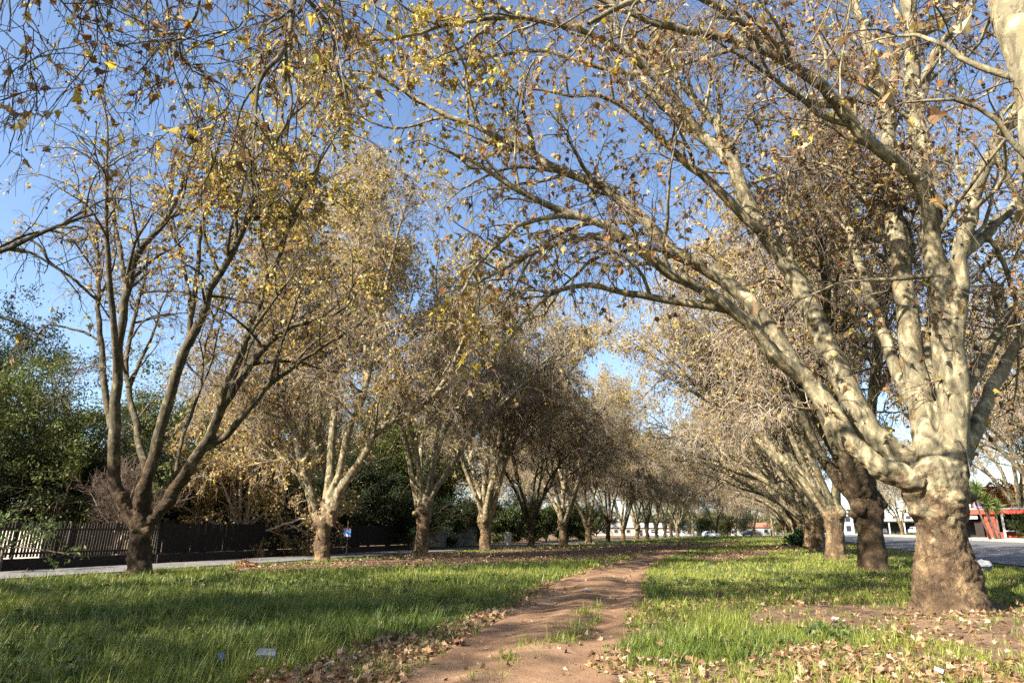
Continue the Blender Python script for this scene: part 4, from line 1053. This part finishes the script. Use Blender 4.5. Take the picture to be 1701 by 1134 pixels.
# ------------------------------------------------------------------ fences
ANG = -math.atan2(DV[0], DV[1])          # rows' heading about Z (local y runs along the row)
M['fence_dark'] = simple('weathered_shaded_boards', (.013, .0105, .009), .9, .45, 5, .5)  # near black: the deep shade over the boards is put into their colour
M['fence_grey'] = simple('weathered_grey_boards', (.17, .16, .15), .9, .3, 5, .5)
M['picket'] = simple('weathered_pickets', (.045, .035, .027), .9, .4, 5, .5)
M['brick_plinth'] = simple('brown_plinth', (.03, .022, .018), .9, .35, 6, .5)
def fence(name, t0, t1, s, label, pitch, width, top, mat, plinth, lean, post_every=2.5, rails=True, posts_up=.06):
    root = empty(name, (*SL(s, (t0 + t1) / 2), 0), ANG, label, 'fence')
    rg = random.Random(int(t0 * 7) + 3); mid = (t0 + t1) / 2
    mb = MB(); y = t0
    while y < t1:
        h = top + rg.uniform(-.05, .05); z0 = plinth + .05
        a = lean + rg.gauss(0, .018)
        ax = [[1, 0, 0], [0, math.cos(a), -math.sin(a)], [0, math.sin(a), math.cos(a)]]
        mb.box((rg.uniform(-.008, .008), y - mid, (z0 + h) / 2), (.022, width * rg.uniform(.9, 1.05), h - z0), 0, ax); y += pitch
    mb.build('boards' if width > .12 else 'pickets', mat, root)
    if plinth > .1:
        mb = MB(); mb.box((-.02, 0, plinth / 2 - .1), (.2, t1 - t0, plinth + .2)); mb.build('plinth', M['brick_plinth'], root)
    if rails:
        for z in (plinth + .22, top - .3):
            mb = MB(); mb.box((.045, 0, z), (.05, t1 - t0, .09)); mb.build('rail', mat, root)
    y = t0
    while y <= t1 + .01:
        mb = MB(); mb.box((-.075, y - mid, (top + posts_up) / 2 - .1), (.11, .11, top + posts_up + .2)); mb.build('post', mat, root); y += post_every
    return root
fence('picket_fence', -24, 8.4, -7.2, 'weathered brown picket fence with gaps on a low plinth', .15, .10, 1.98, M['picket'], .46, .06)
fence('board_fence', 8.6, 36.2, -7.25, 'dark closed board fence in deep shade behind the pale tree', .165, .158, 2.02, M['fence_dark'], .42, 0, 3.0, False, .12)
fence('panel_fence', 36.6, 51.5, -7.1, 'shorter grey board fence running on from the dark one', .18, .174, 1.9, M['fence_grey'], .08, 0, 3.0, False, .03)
cb = MB(); cb.box((0, 0, 0), (.14, 14.6, .05)); q = SL(-7.1, 44)
cap = cb.build('capping_rail', M['fence_grey'], bpy.data.objects['panel_fence']); cap.location = (0, 0, 1.985)
M['cream_wall'] = simple('cream_plaster', (.40, .36, .29), .85, .12, 2)
wq = SL(-13, 2.5); root = empty('garden_wall', (wq[0], wq[1], 0), ANG, 'sunlit cream garden wall glimpsed through the picket gaps', 'wall')
mb = MB(); mb.box((0, 0, .8), (11, .2, 1.7)); mb.build('wall', M['cream_wall'], root)
mb = MB(); mb.box((0, 0, 1.685), (11.1, .3, .07)); mb.build('coping', M['paving'], root)
wq = SL(-6.6, 60); root = empty('gate_pillar', (*at_ground(wq),), ANG, 'short white masonry pillar where the grey fence ends', 'pillar')
mb = MB(); mb.box((0, 0, .6), (.7, .7, 1.3)); mb.build('shaft', M['cream_wall'], root)
mb = MB(); mb.box((0, 0, 1.3), (.82, .82, .1)); mb.box((0, 0, 1.42), (.5, .5, .14)); mb.build('cap', M['paving'], root)

# blue notice on a post
yb = 46.0; q = P(577, 884, yb)
root = empty('notice_sign', (q[0], yb, hz(q[0], yb)), R(-14), 'small blue notice board with red top strip on a thin post', 'sign')
zc = q[2]
mb = MB(); mb.tube([(0, .04, -.2), (.02, .04, zc - .1), (-.01, .04, zc + .75)], [.035, .03, .025], 6); mb.build('post', M['stem'], root, True)
mb = MB(); mb.box((0, 0, zc), (.50, .03, .54)); mb.build('board', simple('sign_blue', (.05, .17, .42), .4, .06), root)
mb = MB(); mb.box((0, -.02, zc + .245), (.50, .014, .05)); mb.build('red_strip', simple('sign_red', (.5, .06, .04), .4, .05), root)
mb = MB(); mb.box((0, -.019, zc - .18), (.42, .012, .09)); mb.box((.06, -.019, zc - .07), (.07, .012, .09)); mb.box((-.08, -.019, zc - .105), (.2, .012, .02)); mb.build('white_markings', simple('sign_white', (.7, .72, .75), .5, .05), root)

# metal plate hung on the massive bole
q = P(1607, 768, 14.72)
root = empty('metal_plate', tuple(q), R(62), 'thin grey metal plate wired to the side of the massive bole', 'plate')
mb = MB(); mb.box((0, 0, 0), (.42, .014, .56)); mb.build('plate', simple('dull_zinc', (.16, .15, .15), .45, .2, 8, .2, .6), root)
mb = MB()
for k in range(9): mb.box((0, -.0085, .2 - k * .05), (.34, .005, .014))
mb.build('embossed_lines', simple('zinc_lines', (.26, .25, .24), .4, .1, 8, .2, .6), root)
mb = MB(); mb.tube([(-.2, .02, .25), (-.45, .12, .42), (-.8, .25, .36)], [.008, .008, .008], 5); mb.build('wire', M['stem'], root, True)

# ------------------------------------------------------------------ small litter
def blob(name, uv, size, mat, label, cat, seed, flat=.6, z=.03):
    p = G(*uv); rng = np.random.default_rng(seed)
    th = np.linspace(.06, math.pi - .06, 14)
    v, q, c = tubes(np.array([[(0, 0, -math.cos(a)) for a in th]]), np.array([[math.sin(a) for a in th]]), 20, True)
    v = v * (1 + .35 * noise3(v, 2.1, seed) + .22 * np.abs(noise3(v, 4.7, seed + 1)))[:, None]
    v = v * np.array(size) * .5; v[:, 2] *= flat; v[:, 2] -= v[:, 2].min() + .01
    o = link(name, mesh_np(name, v, [q, c], False), mat, None, (p[0], p[1], hz(p[0], p[1]) + z)); o.rotation_euler = (0, 0, seed)
    return tag(o, label, cat)
M['plastic'] = simple('white_plastic', (.26, .26, .265), .4, .08, 6, .3)
M['stone'] = simple('pale_stone', (.30, .27, .23), .9, .2, 8, .5)
blob('plastic_bag', (1634, 952), (.7, .5, .36), M['plastic'], 'crumpled white plastic bag in the grass behind the massive bole', 'bag', 3, 1.0, .12)
blob('stone', (1388, 1030), (.16, .13, .12), M['stone'], 'white rounded stone on the bare earth left by the big roots', 'stone', 5)
blob('stone', (1105, 1112), (.12, .1, .08), M['stone'], 'small pale stone among leaves at the path edge', 'stone', 6)
def carton(uv, size, rot, mat, label, name='carton', cat='litter'):
    p = G(*uv); mb = MB(); a, b, h = size
    mb.prism([(-a / 2, 0), (a / 2, 0), (a / 2 * .9, h), (-a / 2 * .8, h * .85)], -b / 2, b / 2)
    root = mb.build(name, mat, None, False, (p[0], p[1], hz(p[0], p[1]) + .10)); root.rotation_euler = rot
    return tag(root, label, cat)
carton((440, 1104), (.24, .16, .07), (.35, .15, .3), simple('silver_card', (.13, .14, .16), .4, .35, 12), 'silvery crushed carton lying in the grass near the leaf litter')
carton((365, 1112), (.08, .11, .05), (.6, .2, 1.1), simple('blue_card', (.10, .15, .28), .4, .2, 12), 'small bluish wrapper sunk in the long grass', 'wrapper')
carton((975, 986), (.2, .12, .03), (.1, .05, .6), M['plastic'], 'torn white scrap of paper lying on the dirt path', 'paper_scrap')
carton((1562, 1127), (.13, .09, .05), (.3, .2, .9), simple('clear_blue', (.25, .28, .36), .3, .2, 12), 'shiny bluish wrapper among the dry leaves at the lower edge', 'wrapper')
# small stones trodden into the track and the bare earth
rng = np.random.default_rng(51); n = 9000
x = rng.uniform(-6, 14, n); y = rng.uniform(7.4, 24, n)
_, _, di, _ = zone(x, y); k = (di > .6) & (rng.uniform(0, 1, n) < .16 + .5 * np.clip(noise2(x, y, 1.2, 52), 0, 1)); x, y = x[k], y[k]; n = len(x)
th = np.linspace(.2, math.pi - .2, 4); rr = rng.uniform(.006, .02, n) * (1 + 1.2 * (rng.uniform(0, 1, n) < .06))
ctr = np.stack([x, y, height(x, y) + .02], 1)
sp_ = ctr[:, None] + np.stack([th * 0, th * 0, -np.cos(th) * .6], 1)[None] * rr[:, None, None] + rng.normal(0, 1, (n, 4, 3)) * rr[:, None, None] * np.array([.22, .22, 0])
v, q, c = tubes(sp_, np.sin(th)[None] * rr[:, None] * rng.uniform(.8, 1.4, (n, 4)), 6, True)
tn = np.array([(.30, .22, .15), (.22, .16, .11), (.36, .30, .24), (.16, .10, .07)])[rng.integers(0, 4, n)]
tag(link('gravel', mesh_np('gravel', v, [q, c], False, np.repeat(tn, 24, 0)), M['dry']), 'small stones scattered over the dirt path and bare earth', 'gravel', kind='stuff')
# broad-leaved weeds low in the turf
rng = np.random.default_rng(53); n = 1500
x = rng.uniform(-15, 15, n); y = rng.uniform(7.4, 26, n)
d, _, di, _ = zone(x, y); k = (d > .3) & (di < .4) & (noise2(x, y, .6, 54) > .05); x, y = x[k], y[k]
nb = 9; X = np.repeat(x, nb) + rng.normal(0, .05, len(x) * nb); Y = np.repeat(y, nb) + rng.normal(0, .05, len(x) * nb)
dn = rng.normal(0, 1, (len(X), 3)); dn[:, 2] = np.abs(dn[:, 2]) * .6
tn = np.array([(.06, .095, .02), (.085, .12, .028), (.05, .08, .022), (.14, .145, .04)])[rng.integers(0, 4, len(X))] * rng.uniform(.8, 1.2, (len(X), 1))
v, f, t_ = leaves(rng, np.stack([X, Y, height(X, Y) + rng.uniform(.03, .13, len(X))], 1), dn, rng.uniform(.05, .12, len(X)), tn, 'mid', (.1, .7))
tag(link('weeds', mesh_np('weeds', v, [f], False, t_), M['grass']), 'low broad-leaved weeds scattered through the turf', 'weeds', kind='stuff')
# heap of raked debris
p = G(405, 941); rng = np.random.default_rng(15); n = 420
a = rng.uniform(0, 6.28, n); rr = np.sqrt(rng.uniform(0, 1, n)) * .5; hh = .26 * (1 - rr / .5) * rng.uniform(.6, 1, n)
pos = np.stack([rr * np.cos(a) * 1.3, rr * np.sin(a), hh + .02], 1)
v, f, t_ = leaves(rng, pos, rng.normal(0, 1, (n, 3)), rng.uniform(.1, .2, n), np.array(BRN)[rng.integers(0, 5, n)], 'mid', (.2, 1))
tag(link('debris_heap', mesh_np('debris_heap', v, [f], False, t_), M['dry'], None, (p[0], p[1], hz(p[0], p[1]))), 'low brown heap of raked leaves at the street edge', 'leaf heap')

# ------------------------------------------------------------------ buildings across the road
M['red'] = simple('red_paint', (.50, .07, .04), .6, .15, 3)
M['orange_brick'] = simple('orange_plaster', (.55, .25, .12), .85, .2, 2)
M['white'] = simple('white_plaster', (.40, .385, .355), .8, .06, 2)
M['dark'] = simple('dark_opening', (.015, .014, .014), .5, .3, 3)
M['greyp'] = simple('grey_panel', (.42, .44, .47), .6, .1, 3)
M['tin'] = simple('tin_roof', (.38, .36, .35), .5, .2, 3, .2, .3)
M['glass'] = simple('window_glass', (.03, .035, .045), .12, .1, 3, 0, 0, .6)
yS = 88.0; xS = P(1640, 880, yS)[0] + 1.2
shop = empty('red_shop', (xS, yS, hz(xS, yS)), R(-28), 'low red shop with a dark open front and pale column', 'shop')
def part(name, mat, *boxes, root=None, parent=None):
    mb = MB()
    for c, s in boxes: mb.box(c, s)
    return mb.build(name, mat, parent or root)
part('wall', M['red'], ((-4.05, 1.5, 1.4), (.5, 3, 3.0)), ((-.55, .2, 1.4), (1.1, .4, 3.0)), ((4.1, 1.5, 1.4), (.4, 3, 3.0)), ((2.1, .25, .25), (3.6, .25, .9)), ((0, 3.1, 1.4), (8.6, .2, 3.0)), root=shop)
part('fascia', M['red'], ((0, -.15, 3.15), (8.9, .5, .5)), root=shop)
part('roof', M['tin'], ((0, 1.5, 3.52), (9.1, 3.9, .2)), root=shop)
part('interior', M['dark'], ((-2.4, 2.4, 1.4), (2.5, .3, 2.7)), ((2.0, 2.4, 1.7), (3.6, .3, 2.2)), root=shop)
part('column', M['white'], ((.72, -.3, 1.3), (.24, .24, 3.1)), root=shop)
part('sign_board', M['white'], ((-2.9, -.06, 2.55), (2.2, .1, .5)), root=shop)
part('counter', M['greyp'], ((1.6, -.25, .85), (1.6, .5, .12)), root=shop)
part('doorway', M['brick_plinth'], ((-1.75, .5, 1.0), (.9, .1, 2.1)), root=shop)
tk = empty('roof_tank', (xS - 2.4, yS + 1.0, hz(xS, yS) + 3.62), R(-28), 'small lilac roof box with a bracket on the red shop', 'roof box')
part('box', simple('lilac', (.35, .22, .42), .6, .3), ((1.0, 0, .5), (.8, .6, 1.0)), root=tk)
part('bracket', M['white'], ((.0, 0, .3), (.5, .4, .5)), ((-.5, 0, 1.3), (.6, .5, .5)), ((-.3, 0, .6), (.08, .08, 1.2)), root=tk)
# orange creeper over a tall wall behind
yC = 99.0; xC = P(1665, 850, yC)[0]
cr = empty('creeper_wall', (xC, yC, hz(xC, yC)), R(-25), 'tall wall overgrown with orange autumn creeper behind the red shop', 'wall')
part('wall', M['orange_brick'], ((0, .6, 3.3), (17, .8, 7.0)), root=cr)
rng = np.random.default_rng(31); n = 9000
pos = np.stack([rng.uniform(-8.8, 8.8, n), np.zeros(n), rng.uniform(.1, 8.0, n)], 1)
pos[:, 2] *= (.88 + .14 * noise2(pos[:, 0], pos[:, 0] * 0, .5, 5)); pos[:, 1] = -.1 - .6 * np.abs(noise3(pos, .7, 8)) - rng.uniform(0, .2, n)
top = pos[:, 2] > 6.9; pos[top, 1] += rng.uniform(0, 1.2, top.sum())
dn = rng.normal(0, .6, (n, 3)); dn[:, 2] -= .6
tn = np.array([(.50, .22, .07), (.42, .16, .05), (.55, .30, .12), (.32, .14, .06), (.5, .34, .16)])[rng.integers(0, 5, n)] * rng.uniform(.7, 1.15, (n, 1))
v, f, t_ = leaves(rng, pos, dn, rng.uniform(.2, .42, n), tn, 'mid', (.1, .6))
link('creeper', mesh_np('creeper', v, [f], False, t_), M['leaf'], cr)
# white wall with grey gate panel
yW = 84.0; xW = P(1672, 880, yW)[0] + 2.4
ww = empty('boundary_wall', (xW, yW, hz(xW, yW)), R(-24), 'white boundary wall with a grey panel beyond the yucca', 'wall')
part('wall', M['white'], ((7.0, 0, 1.45), (13.6, .3, 3.1)), root=ww); part('panel', M['greyp'], ((2.6, -.17, 1.25), (.9, .06, 2.4)), root=ww); part('coping', M['paving'], ((7.0, 0, 3.04), (13.7, .42, .08)), root=ww)
bb = dup(bpy.data.objects['bush'], (xW - .6, yW - .6, hz(xW, yW)), 2.0, (.45, .4, .62), 'dark clipped bush at the corner of the white boundary wall', None, 'bush')
# dark shopfront and white tall building down the road
yD = 184.0; xD = P(1492, 880, yD)[0]
ds = empty('dark_shopfront', (xD, yD, hz(xD, yD)), R(-22), 'white-topped shop with a dark veranda and pillars far down the road', 'shop')
part('wall', M['white'], ((0, 2.5, 4.0), (17, .4, 2.4)), ((-8.3, 1.2, 1.3), (.5, 2.4, 2.8)), ((8.3, 1.2, 1.3), (.5, 2.4, 2.8)), root=ds)
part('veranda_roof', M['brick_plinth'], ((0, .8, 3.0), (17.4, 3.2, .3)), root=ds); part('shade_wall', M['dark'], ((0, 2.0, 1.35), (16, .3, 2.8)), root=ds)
for x in (-5.5, -2.0, 1.5, 5.0): part('pillar', M['white'], ((x, -.5, 1.35), (.3, .3, 2.9)), root=ds)
for x in (-6, -3, 0, 3, 6):
    w = part('window', M['white'], ((x, 2.26, 4.1), (1.4, .1, 1.0)), root=ds); part('pane', M['glass'], ((x, 2.2, 4.1), (1.1, .06, .75)), parent=w)
yT = 215.0; xT = P(1398, 880, yT)[0]
tb = empty('white_building', (xT, yT, hz(xT, yT)), R(-15), 'tall white gabled building glimpsed between two road-side boles', 'building')
part('wall', M['white'], ((0, 0, 3.1), (6, 6, 6.4)), root=tb)
mb = MB(); mb.prism([(-3.4, 6.25), (3.4, 6.25), (0, 7.6)], -3.3, 3.3); mb.build('roof', M['tin'], tb)
for x in (-1.5, 1.5):
    for z in (1.9, 4.7): part('window', M['glass'], ((x, -3.03, z), (1.3, .1, 1.6)), root=tb)
# low pale houses at the end of the avenue
def house(name, u, Y, w, h, label, mat, roofmat, rz=0.0, roofh=1.6):
    x = P(u, 880, Y)[0]; r = empty(name, (x, Y, hz(x, Y)), rz, label, 'house')
    part('wall', mat, ((0, 0, h / 2 - .1), (w, 7, h + .2)), root=r)
    mb = MB(); mb.prism([(-3.9, h - .05), (3.9, h - .05), (0, h + roofh)], -w / 2 - .4, w / 2 + .4); o = mb.build('roof', roofmat, r); o.rotation_euler = (0, 0, R(90))
    n = max(2, int(w / 4))
    for k in range(n):
        xx = (k + .5) / n * w - w / 2
        wn = part('window', M['white'], ((xx, -3.54, h * .55), (1.5, .1, 1.3)), root=r); part('pane', M['glass'], ((xx, -3.6, h * .55), (1.2, .06, 1.0)), parent=wn)
    part('door', M['brick_plinth'], ((w * .08 + .3, -3.54, 1.0), (.95, .1, 2.1)), root=r)
M['redroof'] = simple('clay_roof', (.30, .12, .075), .85, .2, 3); M['blueroof'] = simple('blue_roof', (.17, .24, .36), .5, .15, 3)
house('pale_house', 1268, 262, 22, 3.0, 'pale low house with clay roof at the end of the avenue', M['white'], M['redroof'], R(-6))
house('blue_shed', 1150, 250, 9, 2.4, 'blue-roofed shed beyond the last trees of the avenue', M['greyp'], M['blueroof'], R(4), 1.0)
house('pale_house', 1050, 255, 26, 2.8, 'long pale house seen between the fence-row boles far away', M['cream_wall'], M['tin'], R(2))

# ------------------------------------------------------------------ vehicles
def make_car(loc, rz, paint, label, group):
    r = empty('parked_car', loc, rz, label, 'car', group)
    mb = MB(); mb.prism([(-2.2, .35), (2.2, .35), (2.25, .75), (2.1, .95), (1.15, 1.02), (.55, 1.55), (-1.5, 1.6), (-2.15, 1.05), (-2.25, .6)], -.85, .85); mb.build('body', paint, r)
    mb = MB(); mb.prism([(.95, 1.05), (.5, 1.48), (-.35, 1.5), (-.35, 1.05)], -.862, .862); mb.prism([(-.45, 1.05), (-.45, 1.5), (-1.4, 1.52), (-1.85, 1.05)], -.862, .862); mb.build('window', M['glass'], r)
    for x in (-1.35, 1.4):
        for y in (-.78, .78):
            mb = MB(); mb.tube([(x, y - .1, .32), (x, y + .1, .32)], [.33, .33], 16); w = mb.build('wheel', M['dark'], r)
            mb = MB(); mb.tube([(x, y - .108, .32), (x, y + .108, .32)], [.18, .18], 12); mb.build('rim', M['greyp'], w)
    for y in (-.6, .6):
        mb = MB(); mb.box((2.23, y, .72), (.06, .3, .14)); mb.build('headlight', M['plastic'], r)
    for y in (-.62, .62):
        mb = MB(); mb.box((-2.21, y, .85), (.06, .24, .2)); mb.build('tail_light', M['red'], r)
    return r
GCAR = 'cars parked at the end of the avenue'
wp_ = simple('white_car_paint', (.75, .76, .78), .25, .02, 2, 0, 0, .5); dp_ = simple('dark_car_paint', (.05, .055, .065), .25, .02, 2, 0, 0, .5)
def cpos(u, Y): x = P(u, 880, Y)[0]; return (x, Y, hz(x, Y))
c0 = make_car(cpos(1180, 192), R(10), wp_, 'white car beside the slim dark trunk at the end of the avenue', GCAR)
dup(c0, cpos(1083, 205), R(190), 1.0, 'white car between two boles of the fence row, nearer the long pale house', GCAR)
dup(c0, cpos(1112, 215), R(15), 1.05, 'white car left of the blue-roofed shed, between distant boles', GCAR)
c1 = make_car(cpos(1243, 226), R(-170), dp_, 'dark car in front of the pale low house', GCAR)
dup(c0, cpos(1520, 176), R(80), 1.0, 'white car nose-on in front of the dark shopfront', 'vehicles by the dark shopfront')
dup(c1, cpos(1466, 176), R(70), .9, 'dark car under the veranda end of the dark shopfront', 'vehicles by the dark shopfront')
# far wood closing the horizon
rng = np.random.default_rng(41); n = 30000
x = rng.uniform(-380, 460, n); yy = 330 + rng.uniform(0, 60, n)
hmax = 9 + 5 * noise2(x, yy * 0, .05, 6) + 3 * noise2(x, yy * 0, .17, 7)
z = np.maximum(hmax, 3) * rng.uniform(0, 1, n) ** .7 + 1
pal = np.array([(.06, .07, .03), (.10, .085, .045), (.14, .11, .06), (.05, .06, .025)])
v, f, t_ = leaves(rng, np.stack([x, yy, z], 1), rng.normal(0, 1, (n, 3)), rng.uniform(1.2, 2.6, n), pal[rng.integers(0, 4, n)], 'mid', (.1, .6))
tag(link('far_wood', mesh_np('far_wood', v, [f], False, t_), M['green_leaf']), 'distant mixed wood closing the horizon', 'wood', kind='stuff')

# ------------------------------------------------------------------ light and camera
SUN_EL = R(36); sd = np.array([-.82, -.57]); sd = sd / np.linalg.norm(sd)
w = bpy.data.worlds.new('World'); scene.world = w; w.use_nodes = True
nt = w.node_tree; nt.nodes.clear()
sky = nt.nodes.new('ShaderNodeTexSky'); sky.sky_type = 'NISHITA'; sky.sun_disc = False
sky.sun_elevation = SUN_EL; sky.sun_rotation = math.atan2(sd[0], sd[1]); sky.altitude = 200; sky.air_density = 1.0; sky.dust_density = 1.2; sky.ozone_density = 3.0
bg = nt.nodes.new('ShaderNodeBackground'); bg.inputs[1].default_value = .077
ow = nt.nodes.new('ShaderNodeOutputWorld'); wt = mixc(nt, 1.0, sky.outputs[0], (1.02, 1.0, .99)); wt.node.blend_type = 'MULTIPLY'; nt.links.new(wt, bg.inputs[0]); nt.links.new(bg.outputs[0], ow.inputs[0])
ld = bpy.data.lights.new('sun', 'SUN'); ld.energy = 5.0; ld.angle = R(.53); ld.color = (1.0, .93, .83)
lo = bpy.data.objects.new('sun', ld); COL.objects.link(lo)
dirv = Vector((sd[0] * math.cos(SUN_EL), sd[1] * math.cos(SUN_EL), math.sin(SUN_EL)))
lo.rotation_euler = (-dirv).to_track_quat('-Z', 'Y').to_euler(); lo.location = (0, 0, 60)
cd = bpy.data.cameras.new('camera'); cd.lens = 24; cd.sensor_width = 36; cd.clip_start = .1; cd.clip_end = 8000
co_ = bpy.data.objects.new('camera', cd); COL.objects.link(co_); co_.location = (0, 0, CAMZ); co_.rotation_euler = (math.pi / 2 + PITCH, 0, 0)
scene.camera = co_
vs = scene.view_settings; vs.view_transform = 'Standard'; vs.look = 'None'; vs.gamma = 1; vs.use_curve_mapping = False; vs.exposure = 1.92
scene.cycles.max_bounces = 6; scene.cycles.diffuse_bounces = 2; scene.cycles.glossy_bounces = 2; scene.cycles.transmission_bounces = 3; scene.cycles.transparent_max_bounces = 4
scene.cycles.use_denoising = False; scene.cycles.caustics_reflective = False; scene.cycles.caustics_refractive = False
scene.render.use_persistent_data = False
